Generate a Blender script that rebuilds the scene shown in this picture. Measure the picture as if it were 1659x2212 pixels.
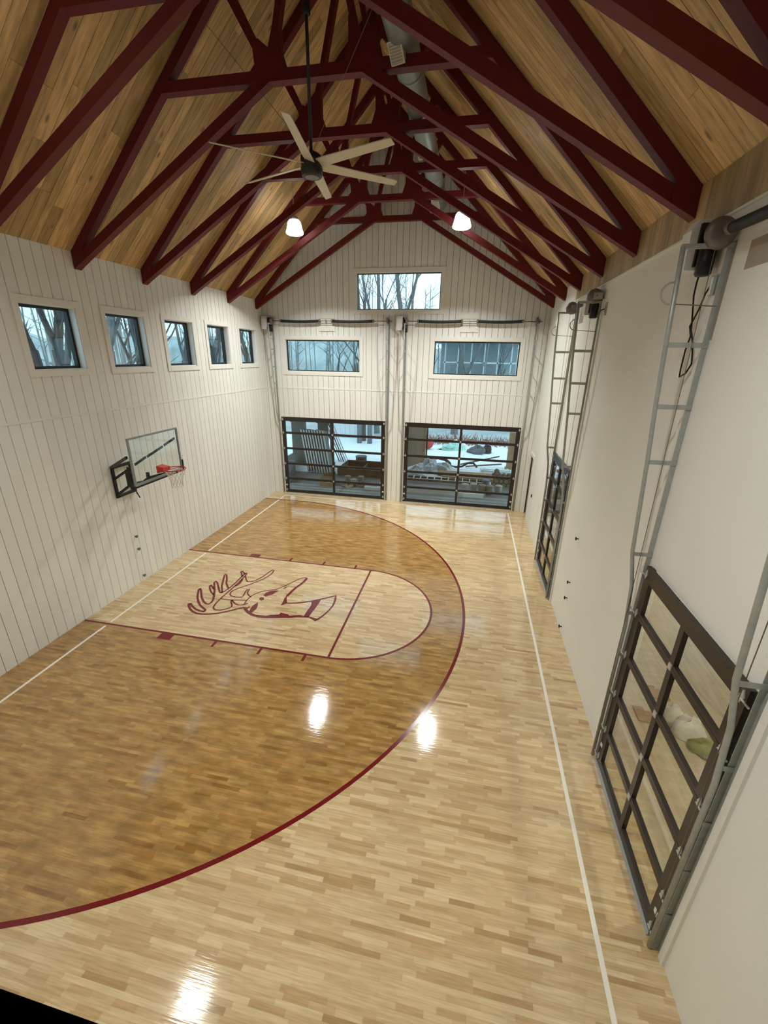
import bpy, bmesh, math, random
from mathutils import Vector, Matrix

for _o in list(bpy.data.objects):
    bpy.data.objects.remove(_o, do_unlink=True)
SC = bpy.context.scene
COL = SC.collection
PI = math.pi

# ------------------------------------------------------------------ camera
def make_camera():
    yaw, pit, rol = math.radians(11.173), math.radians(-20.436), math.radians(1.012)
    f = Vector((-math.sin(yaw) * math.cos(pit), math.cos(yaw) * math.cos(pit), math.sin(pit)))
    s = Vector((math.cos(yaw), math.sin(yaw), 0))
    u = s.cross(f)
    s2 = s * math.cos(rol) + u * math.sin(rol)
    u2 = -s * math.sin(rol) + u * math.cos(rol)
    cam = bpy.data.cameras.new('camera')
    cam.sensor_fit = 'HORIZONTAL'
    cam.sensor_width = 36.0
    cam.lens = 36.0 * 906.72 / 1659.0
    cam.clip_start = 0.02
    cam.clip_end = 400
    o = bpy.data.objects.new('camera', cam)
    m = Matrix((s2, u2, -f)).transposed().to_4x4()
    m.translation = Vector((7.307, -8.183, 5.549))
    o.matrix_world = m
    COL.objects.link(o)
    SC.camera = o
make_camera()

# ------------------------------------------------------------------ sky, exposure
W_ = bpy.data.worlds.new('overcast_sky')
SC.world = W_
W_.use_nodes = True
W_.node_tree.nodes['Background'].inputs[0].default_value = (0.66, 0.87, 1.0, 1)
W_.node_tree.nodes['Background'].inputs[1].default_value = 1.9
SC.view_settings.view_transform = 'Standard'
SC.view_settings.look = 'None'
SC.view_settings.gamma = 1.0
SC.view_settings.use_curve_mapping = False
SC.view_settings.exposure = 0.1
SC.cycles.max_bounces = 7
SC.cycles.diffuse_bounces = 3
SC.cycles.glossy_bounces = 3
SC.cycles.transmission_bounces = 3
SC.cycles.transparent_max_bounces = 10
SC.cycles.caustics_reflective = False
SC.cycles.caustics_refractive = False
SC.cycles.use_adaptive_sampling = True
SC.cycles.adaptive_threshold = 0.1
SC.cycles.denoising_quality = 'BALANCED'
LAMP_W = 205.0          # high bay lamps, watts each
LAMP_COL = (0.98, 1.0, 0.945)

# ------------------------------------------------------------------ dimensions of the hall
XL, XR, YB, YN = -0.612, 9.62, 7.793, -7.9
EAVE = 7.36
XC = (XL + XR) / 2
HALF = (XR - XL) / 2
RIDGE = EAVE + HALF
def slope_z(x):
    return EAVE + HALF - abs(x - XC)

# ------------------------------------------------------------------ materials
def sg(r, g, b):
    def c(v):
        v /= 255.0
        return v / 12.92 if v <= 0.04045 else ((v + 0.055) / 1.055) ** 2.4
    return (c(r), c(g), c(b), 1)
MATS = {}
def mat(name, col, rough=0.5, metal=0.0, spec=0.5, var=0.0, noise=0.0, nscale=8.0, emit=None, estr=0.0, stretch=None, bump=0.0, knots=False):
    m = bpy.data.materials.new(name)
    m.use_nodes = True
    nt = m.node_tree
    p = nt.nodes['Principled BSDF']
    p.inputs['Base Color'].default_value = col
    p.inputs['Roughness'].default_value = rough
    p.inputs['Metallic'].default_value = metal
    p.inputs['Specular IOR Level'].default_value = spec
    src = None
    if noise > 0 or bump > 0:
        geo = nt.nodes.new('ShaderNodeNewGeometry')
        mp = nt.nodes.new('ShaderNodeMapping')
        mp.inputs['Scale'].default_value = stretch or (1, 1, 1)
        nz = nt.nodes.new('ShaderNodeTexNoise')
        nz.inputs['Scale'].default_value = nscale
        nz.inputs['Detail'].default_value = 2.5
        nt.links.new(geo.outputs['Position'], mp.inputs['Vector'])
        nt.links.new(mp.outputs['Vector'], nz.inputs['Vector'])
        if var > 0:
            oi = nt.nodes.new('ShaderNodeObjectInfo')
            ad = nt.nodes.new('ShaderNodeVectorMath')
            ad.operation = 'MULTIPLY_ADD'
            cb = nt.nodes.new('ShaderNodeCombineXYZ')
            for k in range(3):
                nt.links.new(oi.outputs['Random'], cb.inputs[k])
            ad.inputs[1].default_value = (37, 53, 41)
            nt.links.new(cb.outputs[0], ad.inputs[0])
            nt.links.new(mp.outputs['Vector'], ad.inputs[2])
            nt.links.new(ad.outputs[0], nz.inputs['Vector'])
        hs = nt.nodes.new('ShaderNodeHueSaturation')
        hs.inputs['Color'].default_value = col
        mr = nt.nodes.new('ShaderNodeMapRange')
        mr.inputs[1].default_value = 0.25
        mr.inputs[2].default_value = 0.75
        mr.inputs[3].default_value = 1 - noise
        mr.inputs[4].default_value = 1 + noise
        nt.links.new(nz.outputs[0], mr.inputs[0])
        nt.links.new(mr.outputs[0], hs.inputs['Value'])
        src = hs
        nt.links.new(hs.outputs[0], p.inputs['Base Color'])
        if bump > 0:
            bp = nt.nodes.new('ShaderNodeBump')
            bp.inputs['Strength'].default_value = bump
            bp.inputs['Distance'].default_value = 0.01
            nt.links.new(nz.outputs[0], bp.inputs['Height'])
            nt.links.new(bp.outputs[0], p.inputs['Normal'])
    if var > 0:
        oi2 = nt.nodes.new('ShaderNodeObjectInfo')
        h2 = nt.nodes.new('ShaderNodeHueSaturation')
        h2.inputs['Color'].default_value = col
        mr2 = nt.nodes.new('ShaderNodeMapRange')
        mr2.inputs[3].default_value = 1 - var
        mr2.inputs[4].default_value = 1 + var
        nt.links.new(oi2.outputs['Random'], mr2.inputs[0])
        nt.links.new(mr2.outputs[0], h2.inputs['Value'])
        mrh = nt.nodes.new('ShaderNodeMapRange')
        mrh.inputs[3].default_value = 0.5 + var * 0.012
        mrh.inputs[4].default_value = 0.5 - var * 0.012
        nt.links.new(oi2.outputs['Random'], mrh.inputs[0])
        nt.links.new(mrh.outputs[0], h2.inputs['Hue'])
        if src:
            nt.links.new(src.outputs[0], h2.inputs['Color'])
        last = h2.outputs[0]
        if knots:
            g3 = nt.nodes.new('ShaderNodeNewGeometry')
            m3 = nt.nodes.new('ShaderNodeMapping')
            m3.inputs['Scale'].default_value = (1.0, 2.6, 1.0)
            vo = nt.nodes.new('ShaderNodeTexVoronoi')
            vo.inputs['Scale'].default_value = 1.5
            nt.links.new(g3.outputs['Position'], m3.inputs[0])
            nt.links.new(m3.outputs[0], vo.inputs['Vector'])
            k3 = nt.nodes.new('ShaderNodeMapRange')
            k3.inputs[1].default_value = 0.05
            k3.inputs[2].default_value = 0.14
            k3.inputs[3].default_value = 0.38
            k3.inputs[4].default_value = 1.0
            nt.links.new(vo.outputs['Distance'], k3.inputs[0])
            h3 = nt.nodes.new('ShaderNodeHueSaturation')
            nt.links.new(k3.outputs[0], h3.inputs['Value'])
            nt.links.new(last, h3.inputs['Color'])
            last = h3.outputs[0]
        nt.links.new(last, p.inputs['Base Color'])
    if emit:
        p.inputs['Emission Color'].default_value = emit
        p.inputs['Emission Strength'].default_value = estr
    MATS[name] = m
    return m

mat('white_board', sg(236, 236, 230), 0.55, var=0.03)
mat('board_gap', sg(58, 52, 45), 0.85)
mat('white_trim', sg(236, 234, 227), 0.5, noise=0.02, nscale=4)
mat('drywall', sg(238, 238, 232), 0.75, noise=0.025, nscale=0.9)
mat('primer_patch', sg(170, 158, 142), 0.85, noise=0.05, nscale=3)
mat('roof_wood', sg(198, 164, 112), 0.55, var=0.30, noise=0.30, knots=True, nscale=2.2, stretch=(1.0, 9.0, 1.0))
mat('roof_back', sg(62, 46, 30), 0.6, noise=0.12, nscale=2.0, stretch=(1, 8, 1))
mat('frieze_wood', sg(174, 147, 108), 0.5, var=0.26, noise=0.22, nscale=2.2, stretch=(9, 9, 1))
mat('truss_red', sg(100, 28, 32), 0.55, spec=0.3, noise=0.05, nscale=5)
mat('line_red', sg(110, 20, 27), 0.16)
mat('line_white', sg(238, 234, 222), 0.16)
mat('door_black', sg(38, 31, 28), 0.35, noise=0.05, nscale=6)
mat('frame_black', sg(14, 14, 15), 0.4)
mat('galv', sg(170, 175, 171), 0.45, metal=0.3, noise=0.1, nscale=14)
mat('galv_light', sg(196, 198, 194), 0.45, metal=0.45, noise=0.06, nscale=20)
mat('steel_shaft', sg(120, 116, 108), 0.4, metal=0.7)
mat('spring_black', sg(26, 26, 27), 0.6, noise=0.15, nscale=60)
mat('drum_gray', sg(128, 120, 116), 0.45, metal=0.5, noise=0.06, nscale=12)
mat('opener_white', sg(232, 232, 230), 0.4)
mat('opener_black', sg(24, 24, 25), 0.45)
mat('cable_black', sg(18, 18, 18), 0.6)
mat('fan_blade', sg(214, 205, 184), 0.45)
mat('fan_dark', sg(32, 33, 33), 0.45)
mat('duct_metal', sg(140, 150, 148), 0.5, metal=0.45, noise=0.07, nscale=6)
mat('register_white', sg(222, 218, 206), 0.5)
mat('register_grille', sg(176, 170, 156), 0.6)
mat('rim_red', sg(206, 58, 46), 0.4)
mat('hoop_black', sg(20, 20, 21), 0.45)
mat('hoop_grey', sg(150, 152, 152), 0.4, metal=0.3)
mat('net_white', sg(226, 222, 212), 0.8)
mat('sill_black', sg(14, 14, 15), 0.9, noise=0.3, nscale=300)
mat('sill_grey', sg(92, 92, 90), 0.6)
mat('snow', sg(232, 240, 244), 0.8, noise=0.06, nscale=0.8, bump=0.2)
mat('concrete', sg(150, 156, 160), 0.8, noise=0.08, nscale=2)
mat('concrete_dark', sg(104, 104, 100), 0.85, noise=0.08, nscale=2)
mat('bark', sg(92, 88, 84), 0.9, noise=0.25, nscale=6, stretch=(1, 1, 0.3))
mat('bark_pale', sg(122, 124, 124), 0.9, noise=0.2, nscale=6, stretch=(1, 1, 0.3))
mat('woodland', sg(150, 154, 150), 0.95, noise=0.3, nscale=1.2)  # distance haze put into the colour as a paler grey
mat('brush', sg(150, 112, 100), 0.95, noise=0.3, nscale=3)
mat('field', sg(170, 178, 180), 0.95, noise=0.2, nscale=0.5)
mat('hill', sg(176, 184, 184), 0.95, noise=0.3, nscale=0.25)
mat('lumber', sg(172, 140, 104), 0.75, noise=0.14, nscale=5, stretch=(1, 6, 6), var=0.12)
mat('lumber_dark', sg(96, 78, 62), 0.8, noise=0.18, nscale=4)
mat('plywood', sg(120, 96, 72), 0.8, noise=0.12, nscale=3)
mat('post_tan', sg(176, 140, 104), 0.75, noise=0.12, nscale=5, stretch=(5, 5, 1))
mat('panel_grey', sg(136, 134, 130), 0.6, noise=0.1, nscale=5, var=0.2)
mat('white_pvc', sg(222, 228, 230), 0.5)
mat('bucket_white', sg(206, 208, 206), 0.5)
mat('bucket_tan', sg(170, 158, 136), 0.6)
mat('bucket_blue', sg(120, 132, 160), 0.5)
mat('rubber_black', sg(34, 33, 32), 0.6)
mat('plastic_sheet', sg(206, 214, 218), 0.35, noise=0.1, nscale=5, bump=0.5)
mat('tarp_grey', sg(92, 94, 100), 0.6, noise=0.25, nscale=5, bump=0.5)
mat('tarp_green', sg(176, 216, 204), 0.6, noise=0.2, nscale=5, bump=0.5)
mat('red_ball', sg(190, 60, 62), 0.5)
mat('cardboard', sg(158, 128, 96), 0.8, noise=0.1, nscale=6)
mat('annex_floor', sg(190, 172, 142), 0.35, noise=0.16, nscale=2.4, stretch=(7, 0.8, 1))
mat('annex_wall', sg(196, 180, 152), 0.8)
mat('bag_white', sg(226, 224, 212), 0.4, noise=0.08, nscale=20, bump=0.6)
mat('bag_green', sg(128, 138, 74), 0.6, noise=0.2, nscale=20)
mat('house_white', sg(224, 230, 232), 0.6)
mat('house_wall', sg(176, 182, 182), 0.8, noise=0.1, nscale=3)
mat('house_roof', sg(196, 206, 212), 0.8)
mat('lamp_metal', sg(206, 206, 202), 0.35, metal=0.4)
mat('lamp_shade', sg(240, 240, 236), 0.4, emit=(1.0, 0.97, 0.92, 1), estr=8.0)
mat('lamp_lens', sg(240, 240, 236), 0.4, emit=(0.9, 0.95, 1.0, 1), estr=2.6)

MATS['lamp_lens'].cycles.emission_sampling = 'NONE'
def glass_mat(name, tint, refl=1.8):
    m = bpy.data.materials.new(name)
    m.use_nodes = True
    nt = m.node_tree
    nt.nodes.clear()
    out = nt.nodes.new('ShaderNodeOutputMaterial')
    mix = nt.nodes.new('ShaderNodeMixShader')
    tr = nt.nodes.new('ShaderNodeBsdfTransparent')
    tr.inputs[0].default_value = tint
    gl = nt.nodes.new('ShaderNodeBsdfGlossy')
    gl.inputs['Roughness'].default_value = 0.02
    fr = nt.nodes.new('ShaderNodeFresnel')
    fr.inputs[0].default_value = 1.5
    mu = nt.nodes.new('ShaderNodeMath')
    mu.operation = 'MULTIPLY'
    mu.inputs[1].default_value = refl
    ge = nt.nodes.new('ShaderNodeNewGeometry')
    sb = nt.nodes.new('ShaderNodeMath')
    sb.operation = 'SUBTRACT'
    sb.inputs[0].default_value = 1.0
    nt.links.new(ge.outputs['Backfacing'], sb.inputs[1])
    sb.use_clamp = True
    nt.links.new(fr.outputs[0], mu.inputs[0])
    nt.links.new(sb.outputs[0], mu.inputs[1])
    m2 = nt.nodes.new('ShaderNodeMath')
    m2.operation = 'MULTIPLY'
    m2.use_clamp = True
    m2.inputs[1].default_value = refl
    nt.links.new(mu.outputs[0], m2.inputs[0])
    nt.links.new(m2.outputs[0], mix.inputs[0])
    nt.links.new(tr.outputs[0], mix.inputs[1])
    nt.links.new(gl.outputs[0], mix.inputs[2])
    nt.links.new(mix.outputs[0], out.inputs[0])
    MATS[name] = m
glass_mat('glass', (0.90, 0.95, 0.95, 1))
glass_mat('glass_window', (0.78, 0.86, 0.87, 1))
glass_mat('glass_board', (0.955, 0.98, 0.97, 1), 1.2)

def floor_mat():
    m = bpy.data.materials.new('maple_floor')
    m.use_nodes = True
    nt = m.node_tree
    N = nt.nodes
    L = nt.links
    p = N['Principled BSDF']
    geo = N.new('ShaderNodeNewGeometry')
    sep = N.new('ShaderNodeSeparateXYZ')
    L.new(geo.outputs['Position'], sep.inputs[0])
    def M(op, a, b=None, c=None):
        n = N.new('ShaderNodeMath')
        n.operation = op
        for i, v in enumerate((a, b, c)):
            if v is None:
                continue
            if isinstance(v, (int, float)):
                n.inputs[i].default_value = v
            else:
                L.new(v, n.inputs[i])
        return n.outputs[0]
    X, Y = sep.outputs[0], sep.outputs[1]
    strip = 0.050
    row = M('FLOOR', M('DIVIDE', Y, strip))
    wn = N.new('ShaderNodeTexWhiteNoise')
    wn.noise_dimensions = '1D'
    L.new(row, wn.inputs['W'])
    off = M('MULTIPLY', wn.outputs['Value'], 7.31)
    ln = M('MULTIPLY_ADD', wn.outputs['Value'], 0.32, 0.22)
    colx = M('FLOOR', M('DIVIDE', M('ADD', X, off), ln))
    cb = N.new('ShaderNodeCombineXYZ')
    L.new(row, cb.inputs[0])
    L.new(colx, cb.inputs[1])
    wn2 = N.new('ShaderNodeTexWhiteNoise')
    wn2.noise_dimensions = '2D'
    L.new(cb.outputs[0], wn2.inputs['Vector'])
    ramp = N.new('ShaderNodeValToRGB')
    e = ramp.color_ramp.elements
    e[0].position = 0.0
    e[0].color = sg(180, 147, 104)
    e[1].position = 1.0
    e[1].color = sg(229, 205, 162)
    for pos, c in ((0.06, (201, 170, 125)), (0.4, (212, 184, 140)), (0.75, (219, 193, 149))):
        q = e.new(pos)
        q.color = sg(*c)
    L.new(wn2.outputs['Value'], ramp.inputs[0])
    # grain along x
    mp = N.new('ShaderNodeMapping')
    mp.inputs['Scale'].default_value = (1.6, 26, 1)
    L.new(geo.outputs['Position'], mp.inputs[0])
    nz = N.new('ShaderNodeTexNoise')
    nz.inputs['Scale'].default_value = 2.2
    nz.inputs['Detail'].default_value = 3
    L.new(mp.outputs[0], nz.inputs['Vector'])
    g = N.new('ShaderNodeMapRange')
    g.inputs[1].default_value = 0.3
    g.inputs[2].default_value = 0.7
    g.inputs[3].default_value = 0.79
    g.inputs[4].default_value = 1.03
    L.new(nz.outputs[0], g.inputs[0])
    hs = N.new('ShaderNodeHueSaturation')
    L.new(ramp.outputs[0], hs.inputs['Color'])
    L.new(g.outputs[0], hs.inputs['Value'])
    # stained zone inside the three point line, natural lane and circle
    hx, R3, ftx, lw = 0.705, 6.854, 4.99, 1.83
    dx = M('SUBTRACT', X, hx)
    r3 = M('SQRT', M('ADD', M('POWER', M('MAXIMUM', dx, 0.0), 2), M('POWER', Y, 2)))
    in3 = M('LESS_THAN', r3, R3)
    dc = M('SUBTRACT', X, ftx)
    rc = M('SQRT', M('ADD', M('POWER', M('MAXIMUM', dc, 0.0), 2), M('POWER', Y, 2)))
    out_lane = M('GREATER_THAN', rc, lw)
    mask = M('MULTIPLY', in3, out_lane)
    nz2 = N.new('ShaderNodeTexNoise')
    nz2.inputs['Scale'].default_value = 3.2
    nz2.inputs['Detail'].default_value = 3
    mp2 = N.new('ShaderNodeMapping')
    mp2.inputs['Scale'].default_value = (1, 3.0, 1)
    L.new(geo.outputs['Position'], mp2.inputs[0])
    L.new(mp2.outputs[0], nz2.inputs['Vector'])
    mr = N.new('ShaderNodeMapRange')
    mr.inputs[1].default_value = 0.32
    mr.inputs[2].default_value = 0.68
    mr.inputs[3].default_value = 0.62
    mr.inputs[4].default_value = 1.02
    L.new(nz2.outputs[0], mr.inputs[0])
    stain = N.new('ShaderNodeMix')
    stain.data_type = 'RGBA'
    stain.blend_type = 'MULTIPLY'
    stain.inputs[0].default_value = 1.0
    L.new(hs.outputs[0], stain.inputs[6])
    stain.inputs[7].default_value = (0.77, 0.60, 0.37, 1)
    hs2 = N.new('ShaderNodeHueSaturation')
    L.new(stain.outputs[2], hs2.inputs['Color'])
    L.new(mr.outputs[0], hs2.inputs['Value'])
    fin = N.new('ShaderNodeMix')
    fin.data_type = 'RGBA'
    L.new(mask, fin.inputs[0])
    L.new(hs.outputs[0], fin.inputs[6])
    L.new(hs2.outputs[0], fin.inputs[7])
    # joints between strips
    fy = M('FRACT', M('DIVIDE', Y, strip))
    jt = M('LESS_THAN', fy, 0.035)
    dk = N.new('ShaderNodeMix')
    dk.data_type = 'RGBA'
    dk.blend_type = 'MULTIPLY'
    L.new(M('MULTIPLY', jt, 0.35), dk.inputs[0])
    L.new(fin.outputs[2], dk.inputs[6])
    dk.inputs[7].default_value = (0.35, 0.25, 0.15, 1)
    L.new(dk.outputs[2], p.inputs['Base Color'])
    p.inputs['Roughness'].default_value = 0.075
    p.inputs['Specular IOR Level'].default_value = 0.85
    # slight waviness of the varnish
    nb = N.new('ShaderNodeTexNoise')
    nb.inputs['Scale'].default_value = 6
    mpb = N.new('ShaderNodeMapping')
    mpb.inputs['Scale'].default_value = (0.5, 9, 1)
    L.new(geo.outputs['Position'], mpb.inputs[0])
    L.new(mpb.outputs[0], nb.inputs['Vector'])
    bp = N.new('ShaderNodeBump')
    bp.inputs['Strength'].default_value = 0.06
    bp.inputs['Distance'].default_value = 0.01
    L.new(nb.outputs[0], bp.inputs['Height'])
    L.new(bp.outputs[0], p.inputs['Normal'])
    MATS['floor'] = m
floor_mat()

# ------------------------------------------------------------------ mesh helpers
class MB:
    def __init__(s):
        s.v = []
        s.f = []
    def add(s, vs, fs):
        b = len(s.v)
        s.v += [tuple(q) for q in vs]
        s.f += [tuple(b + i for i in q) for q in fs]
        return s
    def box(s, x0, x1, y0, y1, z0, z1):
        return s.add([(x0, y0, z0), (x1, y0, z0), (x1, y1, z0), (x0, y1, z0), (x0, y0, z1), (x1, y0, z1), (x1, y1, z1), (x0, y1, z1)],
                     [(0, 3, 2, 1), (4, 5, 6, 7), (0, 1, 5, 4), (1, 2, 6, 5), (2, 3, 7, 6), (3, 0, 4, 7)])
    def bar(s, a, b, w, h, up=(0, 0, 1)):
        a, b = Vector(a), Vector(b)
        d = (b - a).normalized()
        u = Vector(up)
        r = d.cross(u)
        if r.length < 1e-4:
            r = d.cross(Vector((1, 0, 0)))
        r.normalize()
        u = r.cross(d)
        vs = []
        for p in (a, b):
            for i, j in ((-1, -1), (1, -1), (1, 1), (-1, 1)):
                vs.append(p + r * (i * w / 2) + u * (j * h / 2))
        return s.add(vs, [(0, 1, 2, 3), (4, 7, 6, 5), (0, 4, 5, 1), (1, 5, 6, 2), (2, 6, 7, 3), (3, 7, 4, 0)])
    def tube(s, pts, r, n=8, closed=False, cap=True):
        pts = [Vector(p) for p in pts]
        rs = r if isinstance(r, (list, tuple)) else [r] * len(pts)
        m = len(pts)
        ref = Vector((0, 0, 1))
        vs = []
        prev = None
        for i in range(m):
            if closed:
                d = pts[(i + 1) % m] - pts[i - 1]
            else:
                d = pts[min(i + 1, m - 1)] - pts[max(i - 1, 0)]
            d.normalize()
            if prev is None:
                a = d.cross(ref)
                if a.length < 1e-3:
                    a = d.cross(Vector((1, 0, 0)))
            else:
                a = prev - d * prev.dot(d)
            a.normalize()
            prev = a
            b = d.cross(a)
            for k in range(n):
                t = 2 * PI * k / n
                vs.append(pts[i] + a * (rs[i] * math.cos(t)) + b * (rs[i] * math.sin(t)))
        fs = []
        for i in range(m if closed else m - 1):
            j = (i + 1) % m
            for k in range(n):
                l = (k + 1) % n
                fs.append((i * n + k, i * n + l, j * n + l, j * n + k))
        if not closed and cap:
            fs.append(tuple(range(n - 1, -1, -1)))
            fs.append(tuple((m - 1) * n + k for k in range(n)))
        return s.add(vs, fs)
    def lathe(s, prof, c=(0, 0, 0), n=20, axis='z'):
        vs = []
        for r, z in prof:
            for k in range(n):
                t = 2 * PI * k / n
                q = (r * math.cos(t), r * math.sin(t), z)
                if axis == 'x':
                    q = (q[2], q[0], q[1])
                elif axis == 'y':
                    q = (q[1], q[2], q[0])
                vs.append((q[0] + c[0], q[1] + c[1], q[2] + c[2]))
        fs = []
        for i in range(len(prof) - 1):
            for k in range(n):
                l = (k + 1) % n
                fs.append((i * n + k, i * n + l, (i + 1) * n + l, (i + 1) * n + k))
        fs.append(tuple(range(n - 1, -1, -1)))
        fs.append(tuple((len(prof) - 1) * n + k for k in range(n)))
        return s.add(vs, fs)
    def prism_xz(s, poly, y0, y1):
        n = len(poly)
        vs = [(x, y0, z) for x, z in poly] + [(x, y1, z) for x, z in poly]
        fs = [tuple(range(n)), tuple(range(2 * n - 1, n - 1, -1))]
        for i in range(n):
            j = (i + 1) % n
            fs.append((i, n + i, n + j, j))
        return s.add(vs, fs)
    def blob(s, c, r, seed=0, n=10, m=7, amp=0.25, flat=True):
        rnd = random.Random(seed)
        ph = [rnd.uniform(0, 6.28) for _ in range(6)]
        vs = []
        fs = []
        for i in range(m + 1):
            th = PI * i / m
            for k in range(n):
                t = 2 * PI * k / n
                q = 1 + amp * (math.sin(3 * t + ph[0] + 2 * th) * .5 + math.sin(5 * th + ph[1] + t) * .4 + rnd.uniform(-.4, .4))
                z = math.cos(th) * r[2] * q
                if flat and z < 0:
                    z = 0
                vs.append((c[0] + r[0] * q * math.sin(th) * math.cos(t), c[1] + r[1] * q * math.sin(th) * math.sin(t), c[2] + z))
        for i in range(m):
            for k in range(n):
                l = (k + 1) % n
                fs.append((i * n + k, (i + 1) * n + k, (i + 1) * n + l, i * n + l))
        return s.add(vs, fs)
    def build(s, name, material, parent=None, smooth=False):
        me = bpy.data.meshes.new(name)
        me.from_pydata(s.v, [], s.f)
        me.materials.append(MATS[material])
        bm = bmesh.new()
        bm.from_mesh(me)
        bmesh.ops.remove_doubles(bm, verts=bm.verts, dist=1e-5)
        bmesh.ops.recalc_face_normals(bm, faces=bm.faces)
        bm.to_mesh(me)
        bm.free()
        if smooth:
            for q in me.polygons:
                q.use_smooth = True
        return link(name, me, parent)
def link(name, me, parent=None):
    o = bpy.data.objects.new(name, me)
    COL.objects.link(o)
    if parent:
        o.parent = parent
    return o
def empty(name, loc=(0, 0, 0), rz=0.0):
    o = bpy.data.objects.new(name, None)
    o.empty_display_size = 0.1
    o.location = loc
    o.rotation_euler = (0, 0, rz)
    COL.objects.link(o)
    return o
def tag(o, label=None, cat=None, group=None, kind=None):
    if label:
        o['label'] = label
    if cat:
        o['category'] = cat
    if group:
        o['group'] = group
    if kind:
        o['kind'] = kind
    return o
def struct(o, label):
    o['kind'] = 'structure'
    o['label'] = label
    return o
def copy_tree(o, parent=None):
    c = o.copy()
    COL.objects.link(c)
    c.parent = parent
    for ch in list(o.children):
        copy_tree(ch, c)
    return c

# grid sheet with holes, extruded: plane axes (a, b), thickness along the third
def cells(a0, a1, b0, b1, holes, top=None):
    A = sorted({a0, a1} | {v for h in holes for v in h[:2] if a0 < v < a1})
    if top is not None and a0 < XC < a1 and XC not in A:
        A = sorted(A + [XC])
    B = sorted({b0, b1} | {v for h in holes for v in h[2:] if b0 < v < b1})
    out = []
    for i in range(len(A) - 1):
        for j in range(len(B) - 1):
            ca, cb = (A[i] + A[i + 1]) / 2, (B[j] + B[j + 1]) / 2
            if any(h[0] < ca < h[1] and h[2] < cb < h[3] for h in holes):
                continue
            out.append((i, j))
    return A, B, out
def components(cs):
    cs = set(cs)
    res = []
    while cs:
        st = [cs.pop()]
        comp = []
        while st:
            c = st.pop()
            comp.append(c)
            for d in ((1, 0), (-1, 0), (0, 1), (0, -1)):
                q = (c[0] + d[0], c[1] + d[1])
                if q in cs:
                    cs.remove(q)
                    st.append(q)
        res.append(sorted(comp))
    return res
def sheet(A, B, comp, place, t0, t1, topfn=None):
    """place(a, b, t) -> xyz; topfn(a) replaces b == B[-1]."""
    idx = {}
    mb = MB()
    def vid(i, j, t):
        k = (i, j, t)
        if k not in idx:
            b = B[j]
            if topfn:
                b = min(b, topfn(A[i]))
            idx[k] = len(mb.v)
            mb.v.append(tuple(place(A[i], b, t)))
        return idx[k]
    S = set(comp)
    for i, j in comp:
        q = [(i, j), (i + 1, j), (i + 1, j + 1), (i, j + 1)]
        mb.f.append(tuple(vid(a, b, t0) for a, b in q))
        mb.f.append(tuple(vid(a, b, t1) for a, b in reversed(q)))
        for (di, dj), (e0, e1) in (((0, -1), (0, 1)), ((1, 0), (1, 2)), ((0, 1), (2, 3)), ((-1, 0), (3, 0))):
            if (i + di, j + dj) not in S:
                a, b = q[e0], q[e1]
                mb.f.append((vid(*a, t0), vid(*b, t0), vid(*b, t1), vid(*a, t1)))
    return mb

# ================================================================== structure
P_LEFT = lambda a, b, t: (XL - t, a, b)        # t > 0 goes into the wall
P_BACK = lambda a, b, t: (a, YB + t, b)
P_RIGHT = lambda a, b, t: (XR + t, a, b)
P_NEAR = lambda a, b, t: (a, YN - t, b)
PITCH = 0.21
GAP = 0.011
BAND = 4.31

def ring(a0, a1, b0, b1, w, t0, t1, place, name, material, parent):
    A, B, cs = cells(a0, a1, b0, b1, [(a0 + w, a1 - w, b0 + w, b1 - w)])
    return sheet(A, B, cs, place, t0, t1).build(name, material, parent)

def boards(parent, a0, a1, tiers, holes, place, topfn=None, start=None, material='white_board'):
    a = start if start is not None else a0
    while a < a1 - 0.01:
        x0, x1 = max(a, a0) + GAP / 2, min(a + PITCH, a1) - GAP / 2
        for k, (b0, b1) in enumerate(tiers):
            last = k == len(tiers) - 1
            tf = None
            bb1 = b1
            if topfn and last:
                bb1 = 20.0
                tf = topfn
            hs = [h for h in holes if h[0] < x1 and h[1] > x0]
            A, B, cs = cells(x0, x1, b0, bb1, hs, top=topfn)
            for comp in components(cs):
                sheet(A, B, comp, place, 0.0, 0.018, tf).build('board', material, parent)
        a += PITCH

# ---- floor
fl = MB().box(XL - 0.3, XR + 0.25, YN - 0.3, YB + 0.02, -0.2, 0.0).build('floor', 'floor')
struct(fl, 'glossy maple strip basketball floor with darker stained three point zone')

# ---- left wall with five square windows
WIN_C = [-0.915, 0.96, 2.835, 4.70, 6.55]
WO = 0.575
left_holes = [(c - WO, c + WO, 5.185, 6.335) for c in WIN_C]
A, B, cs = cells(YN - 0.25, YB + 0.25, -0.1, EAVE + 0.25, left_holes)
wl = sheet(A, B, cs, P_LEFT, 0.018, 0.26).build('wall_left', 'board_gap')
struct(wl, 'white painted vertical board wall on the left with five square windows')
boards(wl, YN, YB, [(0.0, BAND - 0.02), (BAND + 0.02, EAVE)], left_holes, P_LEFT)
A, B, cs = cells(YN, YB, BAND - 0.022, BAND + 0.022, [])
struct(sheet(A, B, cs, P_LEFT, -0.008, 0.018).build('trim_1', 'white_trim'), 'thin white horizontal trim strip across the left board wall')

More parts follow.
